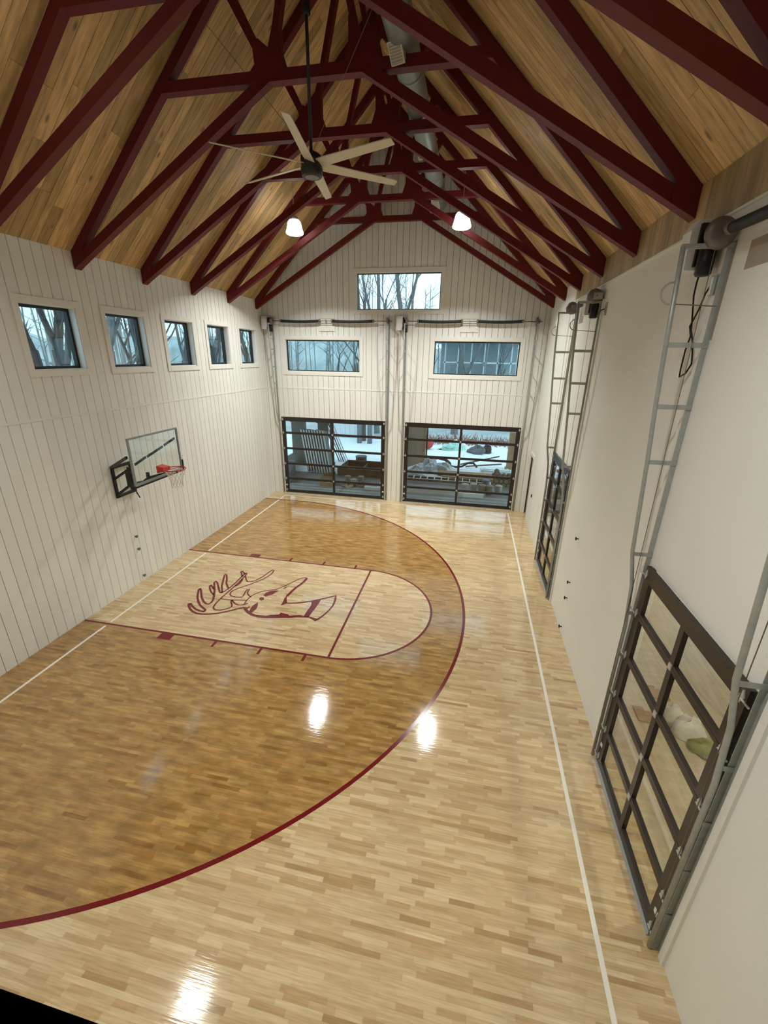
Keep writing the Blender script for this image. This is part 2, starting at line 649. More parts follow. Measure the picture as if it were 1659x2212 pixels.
def window(n, a0, a1, b0, b1, place, label, cw=0.115, depth=0.17, fw=0.055, glass='glass_window'):
    e = empty('window_%d' % n, place((a0 + a1) / 2, b0, 0.0))
    e['kind'] = 'structure'
    e['label'] = label
    off = Vector(e.location)
    pl = lambda a, b, t: tuple(Vector(place(a, b, t)) - off)
    ring(a0 - cw, a1 + cw, b0 - cw, b1 + cw, cw, -0.022, 0.0, pl, 'casing', 'white_trim', e)
    ring(a0 - 0.004, a1 + 0.004, b0 - 0.004, b1 + 0.004, 0.02, 0.0, depth, pl, 'reveal', 'white_trim', e)
    ring(a0 + 0.012, a1 - 0.012, b0 + 0.012, b1 - 0.012, fw, depth - 0.03, depth + 0.06, pl, 'frame', 'frame_black', e)
    A, B, cs = cells(a0 + 0.03, a1 - 0.03, b0 + 0.03, b1 - 0.03, [])
    sheet(A, B, cs, pl, depth + 0.012, depth + 0.022).build('pane', glass, e)
    return e
ORD = ['nearest the camera', 'second from the camera', 'third in the row, in the middle', 'fourth from the camera', 'last in the row beside the corner']
for i, c in enumerate(WIN_C):
    window(i + 1, c - WO, c + WO, 5.185, 6.335, P_LEFT, 'square black framed window high on left wall, ' + ORD[i])

# ---- back gable wall
DL = (-0.12, 4.135)
DR = (4.91, 9.155)
DH = 3.19
back_w = [(0.24, 3.14, 4.93, 6.06), (5.85, 8.80, 4.93, 6.06), (3.03, 5.985, 7.05, 8.22)]
back_holes = back_w + [(DL[0] + 0.03, DL[1] - 0.03, -1, DH), (DR[0] + 0.03, DR[1] - 0.03, -1, DH)]
mbw = MB()
xs = sorted({XL - 0.25, XR + 0.25, XC} | {v for h in back_holes for v in h[:2]})
A, B, cs = cells(XL - 0.25, XR + 0.25, -0.1, 20.0, back_holes, top=slope_z)
wb = sheet(A, B, cs, P_BACK, 0.018, 0.26, lambda x: min(slope_z(x) + 0.1, RIDGE)).build('wall_back', 'board_gap')
struct(wb, 'white painted vertical board gable wall at the far end')
boards(wb, XL, XR, [(0.0, BAND - 0.02), (BAND + 0.02, EAVE)], back_holes, P_BACK, topfn=slope_z)
A, B, cs = cells(XL, XR, BAND - 0.022, BAND + 0.022, [])
struct(sheet(A, B, cs, P_BACK, -0.008, 0.018).build('trim_2', 'white_trim'), 'thin white horizontal trim strip across the back board wall')
window(6, *back_w[0], P_BACK, 'wide black framed window above the left rear glass door', cw=0.13, depth=0.11, fw=0.035)
window(7, *back_w[1], P_BACK, 'wide black framed window above the right rear glass door', cw=0.13, depth=0.11, fw=0.035)
window(8, *back_w[2], P_BACK, 'wide gable window under the trusses with bare trees behind', cw=0.13, depth=0.11, fw=0.03, glass='glass')

def liner(parent, a0, a1, h, place, t1):
    for c0, c1, b0, b1 in ((a0 - 0.001, a0 + 0.012, 0.0, h), (a1 - 0.012, a1 + 0.001, 0.0, h), (a0, a1, h - 0.012, h + 0.001)):
        A, B, cs = cells(c0, c1, b0, b1, [])
        sheet(A, B, cs, place, 0.056, t1).build('jamb_liner', 'white_trim', parent)
liner(wb, DL[0] + 0.03, DL[1] - 0.03, DH, P_BACK, 0.27)
liner(wb, DR[0] + 0.03, DR[1] - 0.03, DH, P_BACK, 0.27)
# ---- right wall: drywall, boards near the back corner
RN = (-5.17, -3.09)
RF = (1.50, 3.50)
RH = 3.22
R5 = (6.92, 7.68, -1, 2.24)
right_holes = [(RN[0], RN[1], -1, RH), (RF[0], RF[1], -1, RH), R5]
SPLIT = 4.02
A, B, cs = cells(YN - 0.25, YB + 0.25, -0.1, EAVE + 0.25, right_holes)
wr = sheet(A, B, cs, P_RIGHT, 0.018, 0.10).build('wall_right', 'board_gap')
liner(wr, RN[0], RN[1], RH, P_RIGHT, 0.104)
liner(wr, RF[0], RF[1], RH, P_RIGHT, 0.104)
struct(wr, 'smooth white plastered wall on the right with two glass doors')
A, B, cs = cells(YN, SPLIT - 0.02, 0.0, 6.91, right_holes)
sheet(A, B, cs, P_RIGHT, 0.0, 0.018).build('plaster', 'drywall', wr)
boards(wr, SPLIT + 0.13, YB, [(0.0, EAVE)], [R5], P_RIGHT)
MB().box(XR - 0.012, XR + 0.02, SPLIT - 0.02, SPLIT + 0.13, 0.0, EAVE).build('corner_board', 'white_trim', wr)
y = SPLIT - 0.02
rnd = random.Random(3)
while y > YN + 0.2:
    w = rnd.choice((0.12, 0.15, 0.17, 0.2))
    MB().box(XR - 0.016, XR + 0.018, y - w + 0.002, y, 6.9 , EAVE).build('frieze_board', 'frieze_wood', wr)
    y -= w
struct(MB().box(XR - 0.022, XR + 0.0, YN, SPLIT - 0.02, 6.875, 6.9).build('trim_3', 'white_trim'), 'thin pale strip under the wooden boards on right wall')

# ---- wall behind the camera with the viewing window
near_holes = [(4.9, 9.5, 4.40, 7.2)]
A, B, cs = cells(XL - 0.25, XR + 0.25, -0.1, 20.0, near_holes, top=slope_z)
wn_ = sheet(A, B, cs, P_NEAR, 0.0, 0.2, lambda x: min(slope_z(x) + 0.1, RIDGE)).build('wall_near', 'white_trim')
struct(wn_, 'white gable wall below the viewing window')
vr = MB()
vr.box(4.6, 9.8, -12.2, -12.0, 3.8, 7.6)
struct(vr.build('wall_viewing', 'drywall'), 'plain wall of the upstairs viewing room')
struct(MB().box(4.4, 4.6, -12.2, -8.1, 3.8, 7.6).build('wall_viewing_left', 'drywall'), 'left wall of the upstairs viewing room')
struct(MB().box(9.62, 9.82, -12.2, -8.1, 3.8, 7.6).build('wall_viewing_right', 'drywall'), 'right wall of the upstairs viewing room')
struct(MB().box(4.4, 9.82, -12.2, -8.1, 7.4, 7.6).build('ceiling_viewing', 'drywall'), 'ceiling of the upstairs viewing room')
struct(MB().box(4.4, 9.82, -12.2, -8.1, 3.7, 3.9).build('floor_viewing', 'concrete_dark'), 'floor of the upstairs viewing room')
ws = empty('window_9', (7.2, YN, 4.40))
struct(ws, 'black sill of the viewing window at the lower left edge')
MB().box(-2.3, 2.3, -0.2, 0.0, -0.05, 0.0).build('sill', 'sill_black', ws)
MB().box(-2.3, 2.3, -0.10, -0.05, 0.0, 0.004).build('track', 'sill_grey', ws)

# ---- ceiling: two slopes of planks
def ceiling(side):
    sgn = -1 if side == 'left' else 1
    n = math.sqrt(0.5)
    base = MB()
    x0 = XC + sgn * (HALF + 0.25)
    z0 = EAVE - 0.25
    t = 0.022
    nrm = Vector((sgn * n, 0, n))
    def pt(d, yy, tt):            # d = distance up the slope from the eave
        p = Vector((XC + sgn * HALF, 0, EAVE)) + Vector((-sgn * n, 0, n)) * d + nrm * tt
        return (p.x, yy, p.z)
    LEN = HALF / n
    def slab(d0, d1, y0, y1, t0, t1):
        m = MB()
        m.add([pt(d0, y0, t0), pt(d1, y0, t0), pt(d1, y1, t0), pt(d0, y1, t0), pt(d0, y0, t1), pt(d1, y0, t1), pt(d1, y1, t1), pt(d0, y1, t1)],
              [(0, 3, 2, 1), (4, 5, 6, 7), (0, 1, 5, 4), (1, 2, 6, 5), (2, 3, 7, 6), (3, 0, 4, 7)])
        return m
    c = slab(-0.35, LEN + 0.2, YN - 0.25, YB + 0.25, t, 0.25).build('ceiling' , 'roof_back')
    struct(c, 'knotty wood plank ceiling, %s slope of the roof' % side)
    rnd = random.Random(11 if side == 'left' else 29)
    yy = YB
    while yy > -6.6:
        w = rnd.choice((0.13, 0.16, 0.19, 0.19, 0.22))
        d = 0.0
        first = True
        while d < LEN - 0.01:
            ln = rnd.uniform(0.7, 2.6) if first else rnd.uniform(1.6, 3.4)
            first = False
            e = min(d + ln, LEN)
            if LEN - e < 0.5:
                e = LEN
            slab(d + 0.0015, e - 0.0015, yy - w + 0.007, yy, rnd.uniform(-0.002, 0.002), t).build('plank', 'roof_wood', c)
            d = e
        yy -= w
ceiling('left')
ceiling('right')

# ---- court markings, painted on the floor
Z1 = 0.0012
def ribbon(pts, w, closed=False, z=Z1):
    m = MB()
    P = [Vector((p[0], p[1], 0)) for p in pts]
    n = len(P)
    vs = []
    for i in range(n):
        if closed:
            d = (P[(i + 1) % n] - P[i - 1])
        else:
            d = P[min(i + 1, n - 1)] - P[max(i - 1, 0)]
        d.normalize()
        q = Vector((-d.y, d.x, 0)) * (w / 2)
        vs += [(P[i].x + q.x, P[i].y + q.y, z), (P[i].x - q.x, P[i].y - q.y, z)]
    fs = []
    for i in range(n if closed else n - 1):
        j = (i + 1) % n
        fs.append((2 * i, 2 * i + 1, 2 * j + 1, 2 * j))
    m.add(vs, fs)
    return m
def arc(cx, cy, r, a0, a1, n):
    return [(cx + r * math.cos(a0 + (a1 - a0) * i / n), cy + r * math.sin(a0 + (a1 - a0) * i / n)) for i in range(n + 1)]
HX, R3, FTX, LW = 0.705, 6.854, 4.99, 1.83
ribbon([(XL + 0.01, -R3), (HX, -R3)] + arc(HX, 0, R3, -PI / 2, PI / 2, 90)[1:-1] + [(HX, R3), (XL + 0.01, R3)], 0.06, z=0.0016).build('three_point_line', 'line_red', fl)
ribbon([(XL + 0.01, -LW), (FTX, -LW)] + arc(FTX, 0, LW, -PI / 2, PI / 2, 48)[1:-1] + [(FTX, LW), (XL + 0.01, LW)], 0.05, z=0.0016).build('lane_line', 'line_red', fl)
ribbon([(FTX, -LW + 0.02), (FTX, LW - 0.02)], 0.05, z=0.0014).build('free_throw_line', 'line_red', fl)
YBL, XWL = 7.42, 9.03
for y0, y1 in ((-7.42, -LW - 0.07), (-LW + 0.07, LW - 0.07), (LW + 0.07, R3 - 0.06), (R3 + 0.06, YBL)):
    ribbon([(0.0, y0), (0.0, y1)], 0.05).build('baseline', 'line_white', fl)
ribbon([(0.025, YBL), (XWL + 0.025, YBL)], 0.05, z=0.0010).build('sideline', 'line_white', fl)
ribbon([(XWL, -7.42), (XWL, YBL)], 0.05).build('endline', 'line_white', fl)
for s in (-1, 1):
    def rect(x0, x1, nm):
        m = MB().add([(x0, s * (LW + 0.02), Z1), (x1, s * (LW + 0.02), Z1), (x1, s * (LW + 0.2), Z1), (x0, s * (LW + 0.2), Z1)], [(0, 1, 2, 3)])
        m.build(nm, 'line_red', fl)
    rect(1.34, 1.64, 'lane_block')
    for xx in (2.60, 3.60, 4.53):
        rect(xx - 0.03, xx + 0.03, 'lane_mark')
ANTLER=[([(1.741,-0.958),(1.619,-0.955),(1.47,-0.906),(1.333,-0.821),(1.222,-0.727),(1.188,-0.735),(1.241,-0.82),(1.353,-0.933),(1.482,-1.018),(1.612,-1.059),(1.739,-1.06),(1.904,-1.023),(2.063,-0.956),(2.206,-0.861),(2.335,-0.759),(2.444,-0.661),(2.529,-0.609),(2.619,-0.61),(2.644,-0.54)],0.0217),
([(1.741,-0.958),(1.717,-0.891),(1.607,-0.822),(1.471,-0.735),(1.347,-0.609),(1.223,-0.456),(1.111,-0.27),(1.036,-0.118),(1.031,-0.069),(1.113,-0.149),(1.23,-0.314),(1.355,-0.472),(1.486,-0.599),(1.593,-0.663),(1.657,-0.659),(1.677,-0.589),(1.642,-0.451),(1.558,-0.285),(1.438,-0.073)],0.0203),
([(1.539,-0.266),(1.413,-0.176),(1.282,-0.036),(1.19,0.107),(1.207,0.136),(1.307,0.045),(1.392,-0.035)],0.0176),
([(1.438,-0.073),(1.322,0.099),(1.208,0.279),(1.203,0.344),(1.297,0.274),(1.434,0.1),(1.565,-0.068),(1.647,-0.146),(1.683,-0.126)],0.019),
([(1.683,-0.126),(1.605,-0.01),(1.492,0.164),(1.384,0.4),(1.272,0.646),(1.238,0.751),(1.315,0.684),(1.422,0.516),(1.535,0.303),(1.686,0.121),(1.73,0.094)],0.019),
([(1.666,-0.154),(1.71,-0.034),(1.74,0.146),(1.752,0.367),(1.744,0.633),(1.745,0.841),(1.749,0.928),(1.782,0.902),(1.811,0.773),(1.815,0.609),(1.821,0.37),(1.815,0.089),(1.798,-0.182),(1.792,-0.393),(1.797,-0.572),(1.824,-0.718),(1.842,-0.767)],0.0163),
([(1.755,0.704),(1.659,0.85),(1.576,0.959),(1.588,0.991),(1.676,0.925),(1.751,0.843)],0.0176),
([(1.837,0.219),(1.871,0.356),(1.856,0.484),(1.829,0.585)],0.019),
([(1.825,0.748),(1.937,0.583),(2.02,0.496),(2.107,0.516),(2.19,0.602),(2.254,0.753),(2.294,0.886),(2.331,1.108),(2.366,1.249),(2.412,1.215),(2.44,1.062),(2.41,0.886),(2.355,0.708),(2.29,0.612),(2.233,0.519),(2.157,0.397),(2.058,0.271),(1.961,0.148),(1.89,0.032),(1.88,-0.068),(1.905,-0.158),(1.983,-0.222),(2.101,-0.241),(2.248,-0.219),(2.255,-0.135),(2.215,0.034),(2.21,0.144),(2.257,0.172),(2.264,0.07),(2.298,-0.019),(2.385,-0.105),(2.466,-0.157)],0.0149),
([(1.81,-0.389),(1.927,-0.396),(2.09,-0.381),(2.289,-0.34),(2.429,-0.307)],0.0122),
([(1.842,-0.767),(1.894,-0.819),(1.964,-0.838),(2.057,-0.823),(2.146,-0.761),(2.208,-0.694),(2.237,-0.644),(2.198,-0.567),(2.124,-0.474),(2.084,-0.394),(2.09,-0.37),(2.142,-0.425),(2.238,-0.503),(2.351,-0.542),(2.449,-0.509),(2.502,-0.453),(2.526,-0.415)],0.0163)]
HEADLINE=[([(2.466,-0.483),(2.442,-0.356),(2.435,-0.198),(2.456,-0.089),(2.514,0.031),(2.595,0.135),(2.675,0.19),(2.755,0.233),(2.885,0.301),(2.971,0.408),(3.068,0.558),(3.156,0.735),(3.232,0.887),(3.325,1.004),(3.394,1.042),(3.445,1.018)],0.0122),
([(3.445,1.018),(3.44,0.855),(3.409,0.69),(3.355,0.523),(3.324,0.341),(3.308,0.192),(3.296,0.071)],0.0271),
([(3.432,-0.21),(3.592,-0.168),(3.746,-0.111),(3.871,-0.044),(3.966,0.008),(4.159,0.143),(4.323,0.262),(4.459,0.376)],0.0203)]
HEADFILL=[[(3.282,0.103),(3.274,-0.027),(3.303,-0.179),(3.325,-0.34),(3.383,-0.272),(3.436,-0.22),(3.512,-0.22),(3.525,-0.19),(3.424,-0.192),(3.354,-0.077)],
[(3.955,-0.029),(4.162,0.133),(4.159,-0.071),(4.148,-0.311),(4.129,-0.583),(4.139,-0.64),(4.004,-0.631),(4.004,-0.386),(4.012,-0.214),(3.995,-0.086)],
[(4.442,0.29),(4.465,0.377),(4.517,0.192),(4.538,-0.049),(4.507,-0.291),(4.449,-0.509),(4.373,-0.695),(4.324,-0.754),(4.246,-0.704),(4.146,-0.658),(4.139,-0.61),(4.331,-0.646),(4.406,-0.489),(4.467,-0.279),(4.492,-0.06),(4.471,0.158)],
[(2.534,-0.64),(2.607,-0.728),(2.713,-0.806),(2.86,-0.874),(3.034,-0.903),(3.206,-0.883),(3.342,-0.852),(3.556,-0.794),(3.741,-0.751),(3.909,-0.693),(4.044,-0.672),(4.146,-0.658),(4.128,-0.613),(4,-0.622),(3.93,-0.598),(3.684,-0.675),(3.616,-0.63),(3.447,-0.607),(3.436,-0.691),(3.275,-0.738),(3.178,-0.791),(3.114,-0.795),(3.019,-0.813),(2.924,-0.809),(2.803,-0.765),(2.687,-0.689),(2.574,-0.599)],
[(2.723,-0.722),(2.691,-0.604),(2.687,-0.476),(2.714,-0.404),(2.735,-0.322),(2.805,-0.47),(2.836,-0.591),(2.819,-0.679),(2.803,-0.765)],
[(2.814,-0.157),(2.823,-0.189),(2.816,-0.216),(2.795,-0.233),(2.766,-0.236),(2.734,-0.224),(2.707,-0.199),(2.691,-0.168),(2.69,-0.137),(2.704,-0.113),(2.73,-0.103),(2.762,-0.108),(2.792,-0.128)],
[(2.717,-0.016),(2.724,0.104),(2.795,0.206),(2.906,0.256),(3.001,0.254),(2.939,0.13),(2.923,0.079),(2.86,0.017),(2.808,-0.066)],
[(3.058,0.366),(3.064,0.442),(3.123,0.494),(3.116,0.417)]]
def emblem():
    m = MB()
    for pts, w in ANTLER:
        q = ribbon(pts, w * 2.6)
        m.add(q.v, q.f)
    m.build('emblem_antler', 'line_red', fl)
    m = MB()
    for pts, w in HEADLINE:
        q = ribbon(pts, w * 2.6)
        m.add(q.v, q.f)
    m.build('emblem_outline', 'line_red', fl)
    from mathutils.geometry import tessellate_polygon
    for i, poly in enumerate(HEADFILL):
        vs = [(x, y, Z1 + 0.0003) for x, y in poly]
        tris = tessellate_polygon([[Vector(v) for v in vs]])
        MB().add(vs, tris).build(('emblem_ear', 'emblem_band', 'emblem_nose', 'emblem_jaw', 'emblem_cheek', 'emblem_eye', 'emblem_brow', 'emblem_spot')[i], 'line_red', fl)
emblem()

# ================================================================== roof trusses
def truss():
    root = empty('roof_truss', (XC, 0, EAVE))
    h = 0.075
    off_x, off_z = XC, EAVE
    def part(name, poly, y0=-h, y1=h):
        m = MB().prism_xz([(x - off_x, z - off_z) for x, z in poly], y0, y1)
        return m.build(name, 'truss_red', root)
    for sgn in (-1, 1):
        X = (lambda s: XL + s) if sgn < 0 else (lambda s: XR - s)
        MX = (lambda x: x) if sgn < 0 else (lambda x: 2 * XC - x)
        e = 0.012
        part('rafter', [(X(e), EAVE), (X(HALF - 0.0005), RIDGE - 0.012), (X(HALF - 0.0005), RIDGE - 0.225), (X(e), EAVE - 0.212)])
        part('bottom_chord', [(X(e), 7.05), (X(4.36), 9.57), (X(4.06), 9.57), (X(e), 7.223)], -h + 0.002, h - 0.002)
        part('web', [(MX(3.73 - 0.055), 9.70), (MX(3.73 + 0.055), 9.70), (MX(3.115), 10.90), (MX(3.01), 10.80)], -h + 0.01, h - 0.01)
        part('web', [(MX(3.745 - 0.05), 9.70), (MX(3.745 + 0.055), 9.70), (MX(4.46), 12.12), (MX(4.36), 12.10)], -h + 0.006, h - 0.006)
        part('gusset_plate', [(MX(3.30), 9.60), (MX(4.03), 9.60), (MX(4.03), 9.73), (MX(3.955), 9.93), (MX(3.955), 10.22), (MX(3.86), 10.25), (MX(3.76), 9.98), (MX(3.60), 10.10), (MX(3.50), 10.02), (MX(3.52), 9.80), (MX(3.44), 9.72)], -h - 0.008, h + 0.008)
    s0 = 9.57 - (EAVE - 0.212)
    part('collar_tie', [(XL + s0 - 0.08, 9.57), (XR - s0 + 0.08, 9.57), (XR - s0 - 0.07, 9.72), (XL + s0 + 0.07, 9.72)], -h - 0.003, h + 0.003)
    part('heel_plate', [(XL + 0.012, 7.05), (XL + 0.30, 7.225), (XL + 0.30, 7.47), (XL + 0.012, 7.36)], -h - 0.006, h + 0.006)
    part('heel_plate', [(XR - 0.012, 7.05), (XR - 0.30, 7.225), (XR - 0.30, 7.47), (XR - 0.012, 7.36)], -h - 0.006, h + 0.006)
    part('ridge_plate', [(XC - 0.34, RIDGE - 0.36), (XC, RIDGE - 0.62), (XC + 0.34, RIDGE - 0.36), (XC, RIDGE - 0.02)], -h - 0.006, h + 0.006)
    return root
TY = [7.36 - 1.858 * i for i in range(7)]
TL = ['dark red steel scissor truss standing against the back gable wall',
      'dark red steel scissor truss, second from the back gable wall',
      'dark red steel scissor truss just in front of the two lit lamps',
      'dark red steel scissor truss, fourth from the back wall, behind the fan',
      'dark red steel scissor truss right at the ceiling fan rod',
      'dark red steel scissor truss, second nearest the camera',
      'dark red steel scissor truss nearest the camera, cut by top of picture']
t0 = truss()
for i, yy in enumerate(TY):
    o = t0 if i == 0 else copy_tree(t0)
    o.location = (XC, yy, EAVE)
    tag(o, TL[i], 'roof truss', 'red steel roof trusses')

# ================================================================== ceiling fan
fan = empty('ceiling_fan', (XC, -0.42, 8.20))
tag(fan, 'large six blade ceiling fan with black motor on a long downrod', 'ceiling fan')
MB().lathe([(0.06, 0.02), (0.14, 0.0), (0.165, 0.02), (0.175, 0.10), (0.16, 0.16), (0.17, 0.18), (0.17, 0.27), (0.12, 0.31), (0.05, 0.33)], n=28).build('motor', 'fan_dark', fan, True)
MB().lathe([(0.02, -0.006), (0.10, -0.004), (0.12, 0.004)], n=24).build('cap', 'drum_gray', fan, True)
MB().tube([(0, 0, 0.30), (0, 0, RIDGE - 8.20 - 0.05)], 0.025, 10).build('downrod', 'fan_dark', fan, True)
MB().lathe([(0.03, 1.92), (0.06, 1.94), (0.06, 2.04), (0.03, 2.06)], n=12).build('swivel_mount', 'fan_dark', fan, True)
for k in range(6):
    a = math.radians(38.3 + 60 * k)
    d = Vector((math.cos(a), math.sin(a), 0))
    s = Vector((-math.sin(a), math.cos(a), 0))
    tilt = -0.30
    m = MB()
    vs = []
    for r, w in ((0.15, 0.16), (0.30, 0.17), (1.40, 0.135), (1.52, 0.115)):
        for sg_, up in ((-1, -1), (1, 1)):
            for th in (-0.006, 0.006):
                p = d * r + s * (sg_ * w / 2 * math.cos(tilt)) + Vector((0, 0, up * w / 2 * math.sin(tilt) + 0.17 + th))
                vs.append(p)
    fs = [(0, 1, 3, 2), (12, 14, 15, 13)]
    for i in range(3):
        b = 4 * i
        fs += [(b, b + 2, b + 6, b + 4), (b + 1, b + 5, b + 7, b + 3), (b, b + 4, b + 5, b + 1), (b + 2, b + 3, b + 7, b + 6)]
    m.add(vs, fs).build('blade', 'fan_blade', fan)
for q in ((-1.9, 0.5), (1.75, -0.9)):
    MB().tube([(0.02 * q[0], 0.02 * q[1], 0.33), (q[0], q[1], 2.3)], 0.004, 5).build('guy_wire', 'steel_shaft', fan)

# ================================================================== spiral duct with registers
duct = empty('air_duct', (5.86, 0, 9.945))
tag(duct, 'grey spiral air duct running through the trusses near the ridge', 'air duct')
yy = -6.6
k = 0
while yy < 7.0:
    y1 = min(yy + 1.45, 7.05)
    MB().lathe([(0.21, yy), (0.215, yy + 0.02), (0.215, y1 - 0.02), (0.21, y1)], n=24, axis='y').build('duct_section', 'duct_metal', duct, True)
    MB().lathe([(0.222, y1 - 0.03), (0.226, y1 - 0.02), (0.226, y1 + 0.02), (0.222, y1 + 0.03)], n=24, axis='y').build('duct_collar', 'duct_metal', duct, True)
    yy = y1
MB().lathe([(0.21, 7.05), (0.19, 7.1), (0.1, 7.14), (0.02, 7.15)], n=24, axis='y').build('end_cap', 'duct_metal', duct, True)
for yy in (-0.25, 3.0, 6.35):
    r = empty('register', (-0.06, yy, -0.255))
    r.parent = duct
    r.rotation_euler = Vector((0.22, 0.72, 0.65)).to_track_quat('Z', 'Y').to_euler()
    ring(-0.11, 0.11, -0.13, 0.13, 0.018, -0.012, 0.02, lambda a, b, t: (a, b, t), 'register_frame', 'register_white', r)
    MB().box(-0.094, 0.094, -0.114, 0.114, -0.004, 0.12).build('register_box', 'register_grille', r)
    for j in range(7):
        MB().box(-0.09, 0.09, -0.105 + j * 0.033, -0.097 + j * 0.033, -0.009, -0.004).build('louver', 'register_white', r)

# ================================================================== high bay lamps
def lamp():
    e = empty('high_bay_lamp', (0, 0, 0))
    MB().lathe([(0.05, 0.30), (0.09, 0.28), (0.12, 0.24), (0.14, 0.20)], n=20).build('ballast', 'lamp_metal', e, True)
    n = 24
    m = MB()
    prof = [(0.13, 0.20), (0.17, 0.16), (0.195, 0.08), (0.215, -0.02), (0.245, -0.10), (0.235, -0.13), (0.20, -0.15)]
    for r, z in prof:
        for k in range(n):
            t = 2 * PI * k / n
            m.v.append((r * math.cos(t), r * math.sin(t), z))
    for i in range(len(prof) - 1):
        for k in range(n):
            l = (k + 1) % n
            m.f.append((i * n + k, i * n + l, (i + 1) * n + l, (i + 1) * n + k))
    m.build('shade', 'lamp_shade', e, True)
    MB().lathe([(0.20, -0.152), (0.12, -0.145), (0.03, -0.142)], n=24).build('lens', 'lamp_lens', e, True)
    return e
lp = lamp()
LPOS = [(2.03, 4.85), (6.67, 4.85), (2.10, -3.88), (6.67, -5.6)]
LLAB = ['lit high bay lamp hanging on the left between back trusses', 'lit high bay lamp hanging on the right between back trusses', 'high bay lamp hanging above the picture on the left', 'high bay lamp hanging above the picture on the right']
for i, (x, yy) in enumerate(LPOS):
    o = lp if i == 0 else copy_tree(lp)
    o.location = (x, yy, 8.85)
    tag(o, LLAB[i], 'lamp', 'high bay lamps')
    m = MB().tube([(0, 0, 0.29), (0, 0, slope_z(x) - 8.85 - 0.01)], 0.009, 6).build('hanger_rod', 'lamp_metal', o)
    la = bpy.data.lights.new('high_bay_light', 'AREA')
    la.shape = 'DISK'
    la.size = 0.36
    la.spread = math.radians(125)
    la.energy = LAMP_W * (1.0 if i < 2 else 0.60)
    la.color = LAMP_COL
    lo = bpy.data.objects.new('high_bay_light', la)
    lo.location = (x, yy, 8.85 - 0.17)
    COL.objects.link(lo)

# ================================================================== basketball hoop
hp = empty('basketball_hoop', (XL, 0, 2.3))
tag(hp, 'wall mounted basketball hoop with glass backboard, red rim and net', 'basketball hoop')
ox, oz = XL, 2.3
def HB(name, mt, a, b, w, h, up=(0, 0, 1), par=None):
    a = (a[0] - ox, a[1], a[2] - oz)
    b = (b[0] - ox, b[1], b[2] - oz)
    return MB().bar(a, b, w, h, up).build(name, mt, par or hp)
BX = 0.40
board = MB().box(BX - ox - 0.006, BX - ox + 0.006, -0.755, 0.755, 2.86 - oz, 3.82 - oz).build('backboard', 'glass_board', hp)
A, B, cs = cells(-0.785, 0.785, 2.82, 3.85, [(-0.75, 0.75, 2.865, 3.815)])
sheet(A, B, cs, lambda a, b, t: (BX - ox + t, a, b - oz), -0.02, 0.022).build('backboard_frame', 'hoop_grey', board)
HB('bottom_bar', 'hoop_black', (BX - 0.05, -0.80, 2.80), (BX - 0.05, 0.80, 2.80), 0.06, 0.075)
HB('edge_pad', 'hoop_black', (BX, 0.80, 2.78), (BX, 0.80, 3.06), 0.07, 0.04, (0, 1, 0))
xw = XL + 0.03
for yy in (-0.30, 0.24):
    HB('wall_post', 'hoop_black', (xw, yy, 2.33), (xw, yy, 3.08), 0.06, 0.05, (1, 0, 0))
for zz in (2.36, 3.05):
    HB('wall_rail', 'hoop_black', (xw, -0.30, zz), (xw, 0.24, zz), 0.05, 0.06)
xf = -0.14
for yy in (-0.30, 0.24):
    HB('arm', 'hoop_black', (xw, yy, 2.40), (xf, yy, 2.70), 0.045, 0.055)
    if yy < 0:
        HB('arm', 'hoop_black', (xw, yy, 2.78), (xf, yy, 3.05), 0.04, 0.05)
    HB('front_post', 'hoop_black', (xf, yy, 2.58), (xf, yy, 3.10 if yy < 0 else 2.84), 0.05, 0.06, (1, 0, 0))
    HB('reach_arm', 'hoop_black', (xf, yy, 2.70), (BX - 0.06, yy * 1.6, 2.84), 0.05, 0.06)
HB('reach_arm', 'hoop_black', (xw, -0.33, 3.06), (BX - 0.06, -0.80, 3.46), 0.04, 0.055)
for ya, za, yb_, zb in ((-0.64, 3.27, -0.29, 3.36), (-0.25, 3.36, 0.28, 3.485), (0.33, 3.50, 0.72, 3.60)):  # dark segments built to stand in for a reflection in the backboard glass
    HB('reflection_bar', 'hoop_black', (BX - 0.04, ya, za), (BX - 0.04, yb_, zb), 0.02, 0.05)
HB('actuator_box', 'hoop_black', (xf - 0.10, -0.27, 2.80), (xf + 0.06, -0.27, 2.80), 0.10, 0.32)
HB('crank_rod', 'hoop_black', (xf, -0.27, 2.64), (xf + 0.10, -0.24, 2.36), 0.02, 0.02)
rx, rz = 0.81 - ox, 3.05 - oz
rim = MB().tube([(rx + 0.23 * math.cos(2 * PI * k / 32), 0.23 * math.sin(2 * PI * k / 32), rz) for k in range(32)], 0.011, 8, closed=True).build('rim', 'rim_red', hp, True)
MB().prism_xz([(BX - ox + 0.01, rz - 0.11), (BX - ox + 0.01, rz + 0.06), (rx - 0.20, rz + 0.03), (rx - 0.20, rz - 0.06)], -0.10, 0.10).build('rim_bracket', 'rim_red', rim)
MB().tube([(rx - 0.21, -0.08, rz - 0.05), (rx - 0.05, -0.20, rz - 0.015), (rx + 0.06, -0.225, rz - 0.01)], 0.009, 6).build('rim_brace', 'rim_red', rim)
MB().tube([(rx - 0.21, 0.08, rz - 0.05), (rx - 0.05, 0.20, rz - 0.015), (rx + 0.06, 0.225, rz - 0.01)], 0.009, 6).build('rim_brace', 'rim_red', rim)
m = MB()
def netp(a, j):
    r = (0.225, 0.19, 0.155, 0.135, 0.125, 0.13)[j]
    return (rx + r * math.cos(a), r * math.sin(a), rz - 0.015 - j * 0.082)
for k in range(12):
    for dr in (-1, 1):
        pts = [netp(2 * PI * (k + dr * 0.5 * j) / 12, j) for j in range(6)]
        m.tube(pts, 0.0042, 5)
